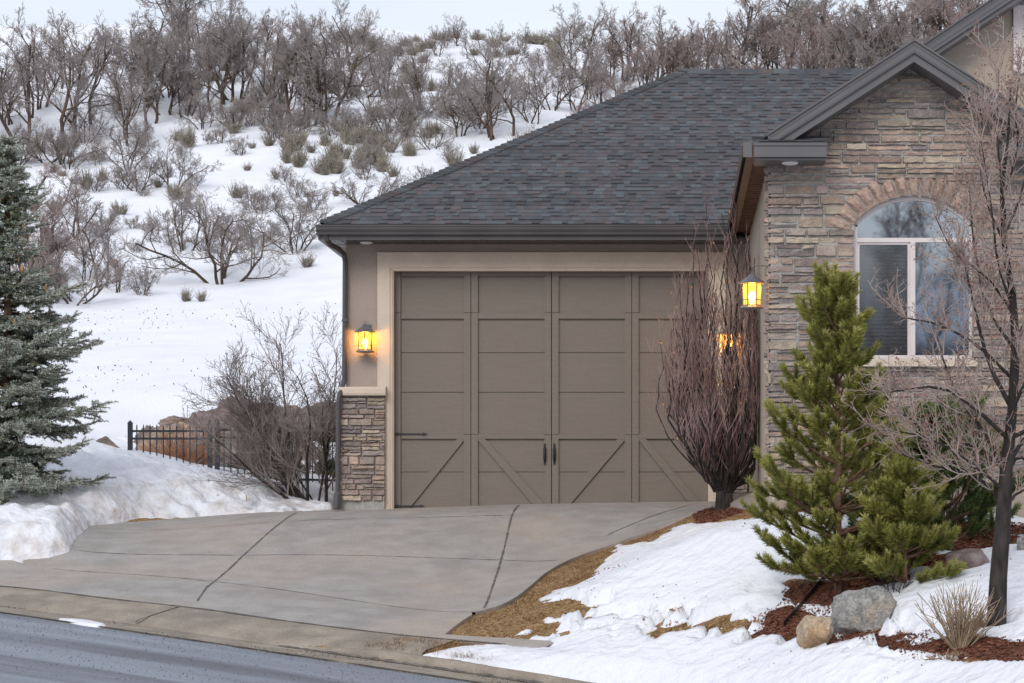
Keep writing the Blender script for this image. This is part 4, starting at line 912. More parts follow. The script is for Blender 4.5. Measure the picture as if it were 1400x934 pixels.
# ------------------------------------------------------------------ plant growth
def unit(v): return v / (np.linalg.norm(v) + 1e-9)
def grow(rg, p, d, L, r, lvl, out, prm, z0=None):
    """one crooked branch, then its side branches. prm[lvl] = dict(n, wig, up, kids, ang, lr, rr, start)"""
    q = prm[lvl]; n = q['n']; pts_ = [p]; rad = [r]; dd = d.copy(); tip = q.get('tip', .35)
    for i in range(n):
        dd = unit(dd + np.array([rg.gauss(0, q['wig']), rg.gauss(0, q['wig']), rg.gauss(0, q['wig']) + q['up']])); pts_.append(pts_[-1] + dd * L / n); rad.append(r * (1 - (1 - tip) * (i + 1) / n))
    out[lvl].append((np.array(pts_), np.array(rad)))
    if lvl + 1 < len(prm):
        c = prm[lvl + 1]; k = q['kids']; k = int(k + rg.random() * .99) if not isinstance(k, int) else max(1, k + rg.choice((-1, 0, 0, 1)))
        for j in range(k):
            t = q['start'] + (1 - q['start']) * (j + rg.random() * .9) / k; t = min(t, .999); i = int(t * n); fr_ = t * n - i; b = pts_[i] * (1 - fr_) + pts_[min(i + 1, n)] * fr_
            ax = unit(pts_[min(i + 1, n)] - pts_[i]); pr = np.array([rg.gauss(0, 1), rg.gauss(0, 1), rg.gauss(0, 1)]); pr = unit(pr - ax * pr.dot(ax)); a = math.radians(rg.uniform(*q['ang']))
            nd_ = unit(ax * math.cos(a) + pr * math.sin(a)); Lc = L * q['lr'] * rg.uniform(.65, 1.2) * (1.15 - .5 * t)
            grow(rg, b, nd_, Lc, max(q.get('rmin', .002), min(rad[i] * q['rr'], rad[i] * .9)), lvl + 1, out, prm)
def tree_mesh(out, split, V0=(0, 0, 0)):
    a = [x for l in out[:split] for x in l]; b = [x for l in out[split:] for x in l]; return a, b

# ---- scrub oaks for the hillside (about 1 unit tall each, scaled when placed)
def oak_proto(seed, stems, spread, twig='twig_oak', low=False):
    rg = random.Random(seed); out = [[] for _ in range(5)]
    prm = [dict(n=6, wig=.18, up=.04, kids=7, ang=(28, 65), lr=.54, rr=.55, start=.22, tip=.45),
           dict(n=5, wig=.20, up=.07, kids=6, ang=(28, 60), lr=.52, rr=.5, start=.2, tip=.4),
           dict(n=4, wig=.17, up=.09, kids=6, ang=(25, 60), lr=.55, rr=.55, start=.15, rmin=.0017, tip=.5),
           dict(n=3, wig=.15, up=.08, kids=4, ang=(25, 60), lr=.6, rr=.7, start=.1, rmin=.0013, tip=.7),
           dict(n=2, wig=.2, up=.05, kids=0, ang=(0, 0), lr=0, rr=0, start=0, tip=.8)]
    for i in range(stems):
        a = math.tau * i / stems + rg.random(); tl = rg.uniform(.1, .55) * spread; d = unit(np.array([math.cos(a) * tl, math.sin(a) * tl, 1]))
        grow(rg, np.array([math.cos(a) * .03, math.sin(a) * .03, -.06]), d, rg.uniform(.55, .78), .0145 * rg.uniform(.7, 1.15), 0, out, prm)
    t = bpy.data.objects.new('oak_tree', None); link(t); t['category'] = 'tree'
    V, Fc = tubes([x for l in out[:2] for x in l], 5); zt = 0
    V2, F2 = tubes([x for l in out[2:] for x in l], 3); s = 1.0 / V2[:, 2].max()
    mesh('trunk', V * s / U, Fc, 'bark_oak', t); mesh('crown', V2 * s / U, F2, twig, t); return t
oaks = [oak_proto(100 + i, *a) for i, a in enumerate([(2, 1.0), (1, .4), (3, 1.2), (2, .8), (4, 1.5), (3, 1.0)])] + [oak_proto(120, 3, 1.1, 'twig_oak2'), oak_proto(121, 2, .8, 'twig_oak2'), oak_proto(122, 5, 1.9), oak_proto(123, 6, 2.3)]
used = set()
def place(proto_list, i, p, h, label, group=None, name=None, rz=None, cat=None, widen=1):
    pr = proto_list[i % len(proto_list)]
    o = pr if (id(proto_list), i % len(proto_list)) not in used else copy_tree(pr); used.add((id(proto_list), i % len(proto_list)))
    o.location = tuple(np.array(p) * U); s = h * U; o.scale = (s * widen, s * widen, s); o.rotation_euler = (0, 0, R.uniform(0, math.tau) if rz is None else rz)
    o['label'] = label
    if group: o['group'] = group
    if cat: o['category'] = cat
    return o
# single oaks one can tell apart: photo base x, base y, height px, prototype, label, widen
one = [(92, 197, 195, 0, 'tallest bare oak with twin dark trunks at the upper left of the hill', 1.0), (172, 200, 105, 1, 'stout short trunked bare oak just right of the tall twin trunked one', 1.2),
       (28, 192, 185, 3, 'tall bare oak at the left edge of the upper hill', 1.0), (310, 143, 140, 0, 'large spreading dark bare oak at the middle of the upper left thicket', 1.1), (252, 160, 110, 3, 'leaning slim bare oak below the left part of the crest thicket', .9),
       (425, 172, 150, 2, 'bare oak with orange brown crooked stems at the front of the upper thicket', .9), (672, 191, 148, 5, 'large dark bare oak standing in front of the others above the roof slope', .9), (706, 186, 112, 1, 'slim leaning bare oak with an orange trunk right of the large dark one', 1.1),
       (628, 186, 85, 4, 'low multi stemmed bare oak left of the large dark one above the roof', 1.1), (575, 150, 105, 3, 'thin bare oak in the gap above the middle of the garage roof slope', .9), (235, 262, 82, 4, 'small twiggy oak in open snow below the stout short trunked oak', .9), 
       (102, 330, 95, 5, 'bare scrub oak just right of the blue spruce top', 1.1), (140, 392, 110, 0, 'bare scrub oak on the snow right of the spruce, halfway up its height', 1.0), (302, 388, 138, 8, 'round many stemmed bare oak alone in the middle of the white slope', 1.05), (250, 345, 95, 2, 'smaller bare oak overlapping the left of the round many stemmed one', .8),
       (405, 345, 88, 9, 'wide low scrub oak in the snow up from the garage eave corner', 1.1), (508, 285, 58, 8, 'small scrub oak half hidden by the lower roof hip', 1.3), (195, 404, 52, 9, 'low broken oak shrub at the foot of the white slope', .9), (785, 152, 85, 5, 'bare oak at the edge of the white gap beside the skyline', 1.0),
       (70, 380, 120, 6, 'rosy twigged oak behind the blue spruce branches', 1.0), (190, 262, 60, 8, 'knee high oak thicket clump left of the small twiggy oak', 1.0), (55, 300, 90, 7, 'oak clump behind the tip of the blue spruce', 1.0), (745, 205, 40, 9, 'tiny scrub oak touching the roof hip below the white gap', 1.1), (320, 178, 48, 9, 'low scrub in front of the large spreading dark oak', 1.2), (395, 185, 60, 8, 'low scrub oak left of the orange stemmed oak', 1.0), (160, 400, 60, 6, 'rosy low oak scrub at the lower right of the spruce', 1.1)]
for px, py, hp, k, lb, wd in one:
    p = hit(px, py); place(oaks, k, p - [0, 0, .05], hp * p[1] / F, lb, widen=wd)
# thickets whose members nothing tells apart
zones = [((0, 240), (105, 192), 10, (100, 165), 'bare grey oak in the dense thicket at the upper left of the hill', 'oaks of the upper left thicket', (0, 1, 2, 3, 5)), ((185, 480), (85, 172), 15, (85, 145), 'bare grey oak in the dense thicket left of the middle of the hill crest', 'oaks of the crest thicket', (0, 2, 3, 4, 5, 1)),
         ((470, 760), (128, 178), 12, (52, 95), 'bare oak among the looser trees above the middle of the roof slope', 'oaks above the roof slope', (1, 3, 4, 5, 8)), ((780, 1010), (100, 150), 16, (70, 112), 'bare rosy grey oak on the skyline above the left part of the roof ridge', 'skyline oaks above the left of the ridge', (6, 7, 5, 3, 6)),
         ((1000, 1340), (70, 150), 24, (90, 145), 'bare rosy grey oak crowding the skyline above the right part of the roof ridge', 'skyline oaks above the right of the ridge', (6, 7, 0, 2, 6)), ((150, 500), (58, 95), 11, (30, 55), 'small bare oak on the very crest behind the thicket', 'small oaks along the crest', (2, 4, 5)),
         ((790, 1330), (120, 200), 30, (45, 70), 'low pinkish oak scrub just beyond the roof ridge', 'low scrub beyond the ridge', (6, 8, 6, 9)), ((20, 200), (190, 240), 8, (45, 75), 'low bare scrub at the foot of the upper left oaks', 'scrub at the foot of the upper left oaks', (8, 9, 4)), ((250, 640), (150, 200), 16, (38, 62), 'low bare scrub at the foot of the crest thicket', 'scrub at the foot of the crest thicket', (8, 9, 4)),
         ((20, 120), (330, 420), 7, (60, 95), 'rosy oak scrub seen between the blue spruce branches', 'scrub behind the blue spruce', (6, 8, 7))]
rz_ = random.Random(5)
for (xa, xb), (ya, yb), n, (ha, hb), lb, gp, ks in zones:
    for i in range(n):
        px = xa + (xb - xa) * (i + rz_.random()) / n; py = rz_.uniform(ya, yb); p = hit(px, py); place(oaks, rz_.choice(ks), p - [0, 0, .05], rz_.uniform(ha, hb) * p[1] / F, lb, gp, widen=rz_.uniform(.85, 1.15))
extra_zones = [((-330, -5), (70, 200), 12, (70, 150), 'bare oak beyond the left edge of the upper thicket', 'oaks left of the view', (0, 3, 5, 2)), ((-330, -10), (220, 420), 8, (40, 95), 'low bare scrub left of the blue spruce', 'scrub left of the view', (8, 9, 4)), ((1350, 1620), (60, 150), 9, (80, 130), 'bare oak beyond the taller gable', 'oaks right of the view', (6, 7, 0)), ((120, 430), (195, 350), 30, (20, 44), 'knee high bare twigs scattered over the open middle slope', 'small twiggy scrub on the middle slope', (8, 9, 4)), ((480, 640), (180, 260), 9, (24, 46), 'low twiggy scrub in the snow beside the roof hip', 'low scrub beside the roof hip', (8, 9)),
               ((480, 790), (62, 118), 26, (28, 56), 'small bare oak on the crest under the open sky', 'small oaks under the open sky', (1, 3, 5, 4))]
for (xa, xb), (ya, yb), n, (ha, hb), lb, gp, ks in extra_zones:
    for i in range(n):
        px = xa + (xb - xa) * (i + rz_.random()) / n; py = rz_.uniform(ya, yb); p = hit(px, py); place(oaks, rz_.choice(ks), p - [0, 0, .05], rz_.uniform(ha, hb) * p[1] / F, lb, gp, widen=rz_.uniform(.85, 1.15))
# ---- sagebrush
def sage_proto(seed, tall):
    rg = random.Random(seed); pl = []; V = []; Fs = []; T = []
    for i in range(150):
        a = rg.uniform(0, math.tau); tilt = abs(rg.gauss(0, .6)); d = unit(np.array([math.cos(a) * tilt, math.sin(a) * tilt, 1.0])); L = rg.uniform(.3, 1.0) * (1 + .3 * math.sin(a * 2 + seed)) * (1 if tall else .85)
        p0 = np.array([math.cos(a), math.sin(a), 0]) * rg.uniform(0, .18); p1 = p0 + d * L * .6; p2 = p1 + unit(d + [0, 0, .5]) * L * .4; pl.append((np.array([p0, p1, p2]), np.array([.014, .010, .006])))
        for j in range(11):
            t = rg.uniform(.3, 1); b = p0 * (1 - t) + p2 * t + np.array([rg.gauss(0, .03) for _ in range(3)]); dd = unit(d + np.array([rg.gauss(0, .5) for _ in range(3)])); s = unit(np.cross(dd, [rg.gauss(0, 1), rg.gauss(0, 1), .3])) * .012; k = len(V)
            V += [b - s, b + s, b + dd * rg.uniform(.05, .11)]; Fs.append((k, k + 1, k + 2)); c = rg.uniform(.75, 1.15); T.append((c, c, c * rg.uniform(.9, 1.08)))
    V1, F1 = tubes(pl, 3); t1 = [(.6, .52, .48)] * sum(len(f) for f in F1); n1 = len(V1)
    me = mesh('sagebrush', np.vstack([V1, np.array(V)]) / U, F1 + [np.array(Fs) + n1], 'sage', tint=t1 + T); me['category'] = 'sagebrush'; return me
sages = [sage_proto(1, True), sage_proto(2, False), sage_proto(3, True)]
def sg(px, py, hp, k, lb, gp=None, widen=1.0): p = hit(px, py); place(sages, k, p - [0, 0, .02], hp * p[1] / F, lb, gp, widen=widen)
for a in [(258, 202, 30, 0, 'tawny sagebrush tuft on the snow below the upper left oaks'), (96, 200, 20, 0, 'straw coloured sagebrush at the foot of the tallest bare oak'), (324, 272, 26, 1, 'wide olive sagebrush alone above the round many stemmed oak'),
          (165, 296, 24, 1, 'dark flat sagebrush right of the spruce top, in open snow'), (118, 258, 26, 0, 'grey sagebrush next to the knee high oak clump'), (455, 232, 34, 1, 'big tan sagebrush mound in open snow, largest of its cluster'), (478, 200, 24, 0, 'tan sagebrush above the big tan mound'),
          (395, 211, 22, 0, 'upright grey sagebrush in the upper open snow, left of the cluster'), (368, 200, 20, 0, 'grey sagebrush next to the upper open snow, left of the upright one'), (345, 204, 12, 1, 'flat small sagebrush below the dark spreading oak'), (338, 234, 12, 0, 'small sagebrush tuft alone at the left of the middle snow'),
          (377, 244, 14, 2, 'tiny sagebrush under the upright grey one'), (459, 268, 12, 1, 'small tuft of sagebrush below the big tan mound'), (420, 365, 20, 0, 'small sagebrush at the snow foot near the eave corner'), (254, 412, 18, 2, 'little sagebrush sprig low on the white slope'), (276, 413, 16, 2, 'pale sagebrush sprig low on the white slope, right of the other sprig'),
          (715, 208, 32, 2, 'pale straw sagebrush at the roots of the slim leaning oak'), (620, 228, 26, 0, 'grey sagebrush beside the roof hip halfway up'), (648, 210, 16, 1, 'small dark sagebrush under the large dark oak'), (560, 215, 28, 1, 'sagebrush between the cluster and the roof hip'), (585, 190, 24, 0, 'sagebrush tuft under the looser trees'), (760, 85, 34, 2, 'tan bush on the skyline beside the white gap')]: sg(*a)
for i in range(30): sg(rz_.uniform(385, 560), rz_.uniform(195, 246), rz_.uniform(15, 28), i, 'tan and grey sagebrush in the cluster above the garage eave corner', 'sagebrush cluster in the open snow', 1.1)
for i in range(30): sg(470 + i * 10 + rz_.uniform(-9, 9), rz_.uniform(52, 80), rz_.uniform(8, 19), i, 'low brown brush lining the crest of the hill against the sky', 'brush along the crest', 1.5)
for i in range(34): sg(rz_.uniform(190, 620), rz_.uniform(80, 190), rz_.uniform(14, 30), i, 'grey brown sagebrush between the trunks of the hill thicket', 'sagebrush within the thicket', 1.2)
for i in range(14): sg(rz_.uniform(20, 260), rz_.uniform(190, 290), rz_.uniform(12, 26), i, 'grey sagebrush scattered below the upper left oaks', 'sagebrush below the upper left oaks', 1.1)

# ------------------------------------------------------------------ needles
def needles(segs, per, ln_, wd, ang, rg, cols_, droop=0):
    """segs: (N,2,3); triangles fanning from each shoot"""
    S_ = np.array([s[:2] for s in segs]); N = len(S_); p0 = S_[:, 0]; d = S_[:, 1] - p0; L = np.linalg.norm(d, axis=1, keepdims=True); ax = d / (L + 1e-9)
    k = per; t = rg.random((N, k)); ref = np.where(np.abs(ax[:, 2:3]) > .8, [[1, 0, 0]], [[0, 0, 1]]); A = np.cross(ax, ref); A /= np.linalg.norm(A, axis=1, keepdims=True); B = np.cross(ax, A)
    ph = rg.random((N, k)) * math.tau; al = np.radians(rg.uniform(ang[0], ang[1], (N, k))); perp = A[:, None] * np.cos(ph)[..., None] + B[:, None] * np.sin(ph)[..., None]
    nd_ = ax[:, None] * np.cos(al)[..., None] + perp * np.sin(al)[..., None]; b = p0[:, None] + d[:, None] * t[..., None]; ll = ln_ * rg.uniform(.75, 1.15, (N, k))[..., None]
    tip = b + nd_ * ll; sd_ = np.cross(nd_, rg.normal(size=(N, k, 3))); sd_ /= np.linalg.norm(sd_, axis=2, keepdims=True); a = b - sd_ * wd / 2; c = b + sd_ * wd / 2; mid = b + nd_ * ll * .6
    V = np.stack([a, c, mid + sd_ * wd / 2, tip, mid - sd_ * wd / 2], 2).reshape(-1, 3); F_ = np.arange(len(V)).reshape(-1, 5)
    cc = np.array([cols_[s[2]] for s in segs])[:, None, :] * rg.uniform(.8, 1.2, (N, k, 1)); return V, F_, cc.reshape(-1, 3)
# ---- big blue spruce at the left
def spruce():
    rg = random.Random(41); Y = 29.5; x0 = PX(8, Y); zb_ = h1(x0, Y); top = PZ(188, Y); Hh = top - zb_
    t = thing('blue_spruce', (x0, Y, zb_), 'tall blue green spruce with tan cones standing in the ploughed snow at the left', 'tree')
    br, segs = [], []
    def shoot(p, d, L, c):
        br.append((np.array([p, p + d * L]), np.array([.006, .003]))); n = max(1, int(L / .09))
        for i in range(n): segs.append((p + d * L * i / n, p + d * L * (i + 1) / n, c))
    z = .40
    while z < Hh - .12:
        k = z / Hh; Lb = (1.42 * (1 - k) ** .82 + .06) * (1 if z > .8 else .8) * rg.choice((.82, 1, 1, 1.08)); nb = rg.choice((6, 7, 7, 8)); a0 = rg.random() * math.tau
        for j in range(nb):
            a = a0 + math.tau * j / nb + rg.gauss(0, .2); L = Lb * rg.uniform(.6, 1.14); el = .60 * k - .10 + rg.gauss(0, .14); d = np.array([math.cos(a) * math.cos(el), math.sin(a) * math.cos(el), math.sin(el)]); n = max(3, int(L / .12)); p = np.array([x0, Y, zb_ + z + rg.gauss(0, .05)]); P_ = [p]; dd = d.copy()
            for i in range(n): dd = unit(dd + np.array([rg.gauss(0, .05), rg.gauss(0, .05), (-.03 if i < n * .5 else .10)])); P_.append(P_[-1] + dd * L / n)
            br.append((np.array(P_), np.linspace(.016 * (L / 1.3 + .3), .005, n + 1))); side = unit(np.cross(dd, [0, 0, 1]))
            for i in range(n):
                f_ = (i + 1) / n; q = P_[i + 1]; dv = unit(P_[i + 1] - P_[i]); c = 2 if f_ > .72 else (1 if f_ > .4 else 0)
                segs.append((P_[i], P_[i + 1], c))
                if f_ < .18: continue
                for sgn in (-1, 1):
                    for rep in range(2):
                        Ls = min(.34 * L * (1.1 - f_) + .10, .42) * rg.uniform(.6, 1.15); sd_ = unit(dv * rg.uniform(.6, 1) + side * sgn + np.array([0, 0, rg.gauss(-.1, .25)])); b = P_[i] + (q - P_[i]) * (rep * .5 + rg.random() * .4); shoot(b, sd_, Ls, c if rg.random() < .5 else min(2, c + 1))
                        if Ls > .16:
                            for m_ in (1, 2, 3):
                                shoot(b + sd_ * Ls * m_ * .25, unit(sd_ * .8 + unit(np.cross(sd_, [0, 0, 1])) * rg.choice((-1, 1)) + np.array([0, 0, rg.gauss(-.05, .25)])), Ls * .42, min(2, c + 1))
        z += .105 + .05 * rg.random()
    # leader
    br.append((np.array([[x0, Y, zb_ - .1], [x0 + .02, Y, zb_ + Hh * .5], [x0 + .02, Y, zb_ + Hh * .9]]), np.array([.075, .045, .016]))); tp = np.array([x0 + .02, Y, zb_ + Hh * .88])
    segs += [(tp + [0, 0, i * .05], tp + [0, 0, i * .05 + .06], 3) for i in range(10)]
    for j in range(7): a = j * .9; d = unit(np.array([math.cos(a), math.sin(a), 1.3])); shoot(tp + [0, 0, .06 * (j % 3)], d, .22, 3)
    V, Fc = tubes(br, 4); mesh('trunk', V, Fc, 'branch_pine', t)
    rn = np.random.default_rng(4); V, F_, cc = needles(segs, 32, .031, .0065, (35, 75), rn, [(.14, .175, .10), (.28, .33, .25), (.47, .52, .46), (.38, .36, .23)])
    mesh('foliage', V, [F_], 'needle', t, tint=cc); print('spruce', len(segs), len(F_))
    for i in range(46):
        a = rg.uniform(math.pi * 1.0, math.pi * 2.1); zz = zb_ + Hh * rg.uniform(.5, .88); r = (1.42 * (1 - (zz - zb_) / Hh) ** .82) * rg.uniform(.25, .7); p = np.array([x0 + r * math.cos(a), Y + r * math.sin(a), zz])
        g = MB(); L = rg.uniform(.07, .10); g.tube([p, p - [0, 0, L * .2], p - [0, 0, L * .7], p - [0, 0, L]], [.006, .015, .014, .005], 7); g.build('cone', 'cone', t, smooth=True)
spruce()
# ---- pines
def pine(name, px, py, Y, hp, wp, seed, label, cols_, step=.26, dens=1.0, leader=True, bushy=False, per=150, squash=1):
    rg = random.Random(seed); x0 = PX(px, Y); zb_ = h1(x0, Y); zb_ = min(zb_, PZ(py, Y)) if name else zb_; Hh = hp * Y / F; Rm = wp * Y / F / 2
    t = thing(name, (x0, Y, zb_), label, 'tree'); br, segs = [], []
    def shoot(p, d, L, r=.006):
        """a shoot that curves upward and carries needles on its outer part"""
        n = 4; P_ = [p]; dd = d.copy()
        for i in range(n): dd = unit(dd + np.array([rg.gauss(0, .05), rg.gauss(0, .05), .13])); P_.append(P_[-1] + dd * L / n)
        br.append((np.array(P_), np.linspace(r, .004, n + 1))); s = max(0, n - max(1, int(round(.2 / (L / n))))); c = rg.choice((0, 0, 1, 1, 2))
        for i in range(s, n): segs.append((P_[i], P_[i + 1] + (dd * .012 if i == n - 1 else 0), c if i < n - 1 else min(3, c + 1)))
        return P_
    lean = np.array([rg.gauss(0, .02), rg.gauss(0, .02), 0]); z = .10 if not bushy else .06
    while z < Hh * (.93 if leader else .99):
        k = z / Hh; prof = (min(1, .55 + k * 3.2) if not bushy else 1) * ((1 - k) ** (.92 if not bushy else .5)); Lb = Rm * prof + .07; wf = rg.uniform(.86, 1.1); nb = int(rg.choice((5, 6, 7)) * dens + .5); a0 = rg.random() * math.tau
        for j in range(nb):
            a = a0 + math.tau * j / nb + rg.gauss(0, .2); L = Lb * rg.uniform(.62, 1.2) * wf * (.75 if k > .8 and leader else 1); el = math.radians(rg.uniform(-6, 20) + 40 * k); d = np.array([math.cos(a) * math.cos(el), math.sin(a) * math.cos(el) * squash, math.sin(el)]); p = np.array([x0, Y, zb_ + z]) + lean * k + np.array([0, 0, rg.gauss(0, .03)])
            n = max(3, int(L / .11)); P_ = [p]; dd = d.copy()
            for i in range(n): dd = unit(dd + np.array([rg.gauss(0, .07), rg.gauss(0, .07), .05])); P_.append(P_[-1] + dd * L / n)
            br.append((np.array(P_), np.linspace(.013 * (L + .4), .005, n + 1)))
            for i in range(1, n + 1):
                f_ = i / n
                if f_ < .3: continue
                dv = unit(P_[i] - P_[i - 1]); side = unit(np.cross(dv, [0, 0, 1]))
                for sgn in ((-1, 1) if rg.random() < .75 else (rg.choice((-1, 1)),)):
                    Ls = (.16 + .30 * L * (1 - f_)) * rg.uniform(.7, 1.2); sd_ = unit(dv * .9 + side * sgn * rg.uniform(.5, 1) + np.array([0, 0, rg.gauss(.15, .2)])); Q = shoot(P_[i], sd_, Ls)
                    if Ls > .24: shoot(Q[2], unit(sd_ - side * sgn * .9 + np.array([0, 0, .2])), Ls * .5); shoot(Q[1], unit(sd_ + side * sgn * .7 + np.array([0, 0, .1])), Ls * .5)
            shoot(P_[-1], dd, .15 + .06 * rg.random())
        z += step * (1.0 + .25 * k if leader else 1.1 - .4 * k) * rg.uniform(.8, 1.15)
    top = np.array([x0, Y, zb_ + Hh]) + lean
    br.append((np.array([[x0, Y, zb_ - .1], [x0, Y, zb_ + Hh * .5], top - [0, 0, .25], top]), np.array([.030 * Hh / 2.7 + .008, .018 * Hh / 2.7 + .005, .008, .005])))
    if leader:
        for i in range(7): segs.append((top - [0, 0, .42 - .06 * i], top - [0, 0, .35 - .06 * i], 1 if i < 4 else 2))
        for j in range(6): a = j * 1.05 + .3; shoot(top - [0, 0, .42 + .03 * (j % 2)], unit(np.array([math.cos(a), math.sin(a), 1.1])), rg.uniform(.13, .24))
    V, Fc = tubes(br, 5); mesh('trunk', V, Fc, 'branch_pine', t)
    rn = np.random.default_rng(seed); V, F_, cc = needles(segs, per * 2 // 5, .058, .0045, (16, 58), rn, cols_); mesh('foliage', V, [F_], 'needle_pine', t, tint=cc); print(name, len(segs), len(F_)); return t
yel = [(.20, .21, .05), (.27, .275, .065), (.34, .34, .085), (.42, .40, .14)]; drk = [(.085, .13, .042), (.12, .175, .055), (.165, .225, .068), (.22, .27, .09)]
pine('pine_tree', 1146, 800, 21.3, 445, 232, 61, 'tall yellow green young pine with a single leader in front of the stone wall', yel, step=.19, dens=1.25)
pine('pine_tree', 1290, 790, 22.3, 212, 215, 62, 'dense dark green bushy pine behind the small light one, beneath the window', drk, step=.17, bushy=True, leader=False, dens=1.1)
pine('pine_tree', 1238, 800, 20.9, 165, 118, 63, 'small light green pine sprout in front of the dark bushy pine', yel, step=.18)
pine('pine_tree', 1195, 770, 22.2, 230, 90, 64, 'slender green pine stem between the tall pine and the dark bushy one', drk, step=.28, dens=.8)

# ------------------------------------------------------------------ columnar tree by the garage door
def quads_at(pts_, size, rg):
    n = len(pts_); a = rg.normal(size=(n, 3)); a /= np.linalg.norm(a, axis=1, keepdims=True); b = np.cross(a, rg.normal(size=(n, 3))); b /= np.linalg.norm(b, axis=1, keepdims=True); s = size * rg.uniform(.6, 1.3, (n, 1))
    V = np.stack([pts_ - a * s, pts_ + b * s * .5, pts_ + a * s, pts_ - b * s * .5], 1).reshape(-1, 3); return V, np.arange(n * 4).reshape(-1, 4)
def columnar():
    rg = random.Random(77); Y = 26.4; x0, zb_ = PX(990, Y), h1(PX(991, Y), Y); t = thing('columnar_tree', (x0, Y, zb_), 'bare vase shaped columnar tree with purple brown twigs right of the garage door', 'tree'); B = []; T = []; tips = []
    Hh = PZ(305, Y) - zb_
    # short fat fluted trunk
    for i in range(7): a = i * .9; B.append((np.array([[x0 + .05 * math.cos(a), Y + .05 * math.sin(a), zb_ - .05], [x0 + .045 * math.cos(a), Y + .045 * math.sin(a), zb_ + .16], [x0 + .12 * math.cos(a), Y + .12 * math.sin(a), zb_ + .42], [x0 + .15 * math.cos(a), Y + .15 * math.sin(a), zb_ + .8]]), np.array([.055, .045, .030, .018])))
    for i in range(70):
        a = rg.uniform(0, math.tau); Ro = .66 * rg.random() ** .62 * (1 + .12 * math.sin(3 * a + 1)) ; top = Hh * (1 - .40 * (Ro / .62) ** 2) * rg.uniform(.74, 1.10); n = 11; P_ = []
        for j in range(n + 1):
            u = j / n; r = .05 + Ro * (math.sin(min(1, u * 1.75) * math.pi / 2) ** 1.0) * (1 - .22 * max(0, u - .6)); P_.append(np.array([x0 + r * math.cos(a) * 1.03 + rg.gauss(0, .022), Y + r * math.sin(a) * .9 + rg.gauss(0, .022), zb_ + .16 + (top - .16) * u]))
        P_ = np.array(P_); P_[:, 0] = np.minimum(P_[:, 0], SW - .03 - .02 * rg.random()); B.append((P_, np.linspace(.019, .004, n + 1) * rg.uniform(.55, 1.1)))
        for j in range(1, int(n * 2.3)):
            u = j / (n * 2.3); i0 = int(u * n); b = P_[i0] + (P_[i0 + 1] - P_[i0]) * (u * n - i0); an = rg.uniform(0, math.tau); tl = rg.uniform(.15, .85) ; d = unit(np.array([math.cos(an) * tl + .25 * math.cos(a) * (u < .5), math.sin(an) * tl + .25 * math.sin(a) * (u < .5), 1])); L = rg.uniform(.22, .52) * (1.0 if u < .75 else .6)
            q = [b]; dd = d
            for s in range(3): dd = unit(dd + np.array([rg.gauss(0, .08), rg.gauss(0, .08), .10])); q.append(q[-1] + dd * L / 3)
            q = np.array(q)
            if q[-1, 0] > SW - .02 and q[-1, 1] > 23.4: continue
            T.append((q, np.array([.004, .0032, .0026, .0018]))); tips.append(q[-1])
            for s in range(2): an = rg.uniform(0, math.tau); e = unit(np.array([math.cos(an) * .5, math.sin(an) * .5, 1])); b2 = q[rg.choice((1, 2))]; T.append((np.array([b2, b2 + e * L * .22, b2 + unit(e + [0, 0, .3]) * L * .42]), np.array([.0026, .0022, .0018]))); tips.append(b2 + e * L * .4)
    V, Fc = tubes(B, 6); mesh('trunk', V, Fc, 'bark_dark', t); V, Fc = tubes(T, 3); mesh('crown', V, Fc, 'twig_purple', t); tips = np.array(tips); rn = np.random.default_rng(3)
    sel = tips[rn.choice(len(tips), 330, replace=False)]; V, F_ = quads_at(sel, .017, rn); mesh('dry_leaves', V, [F_], 'leaf_dry', t); print('columnar', len(T))
columnar()
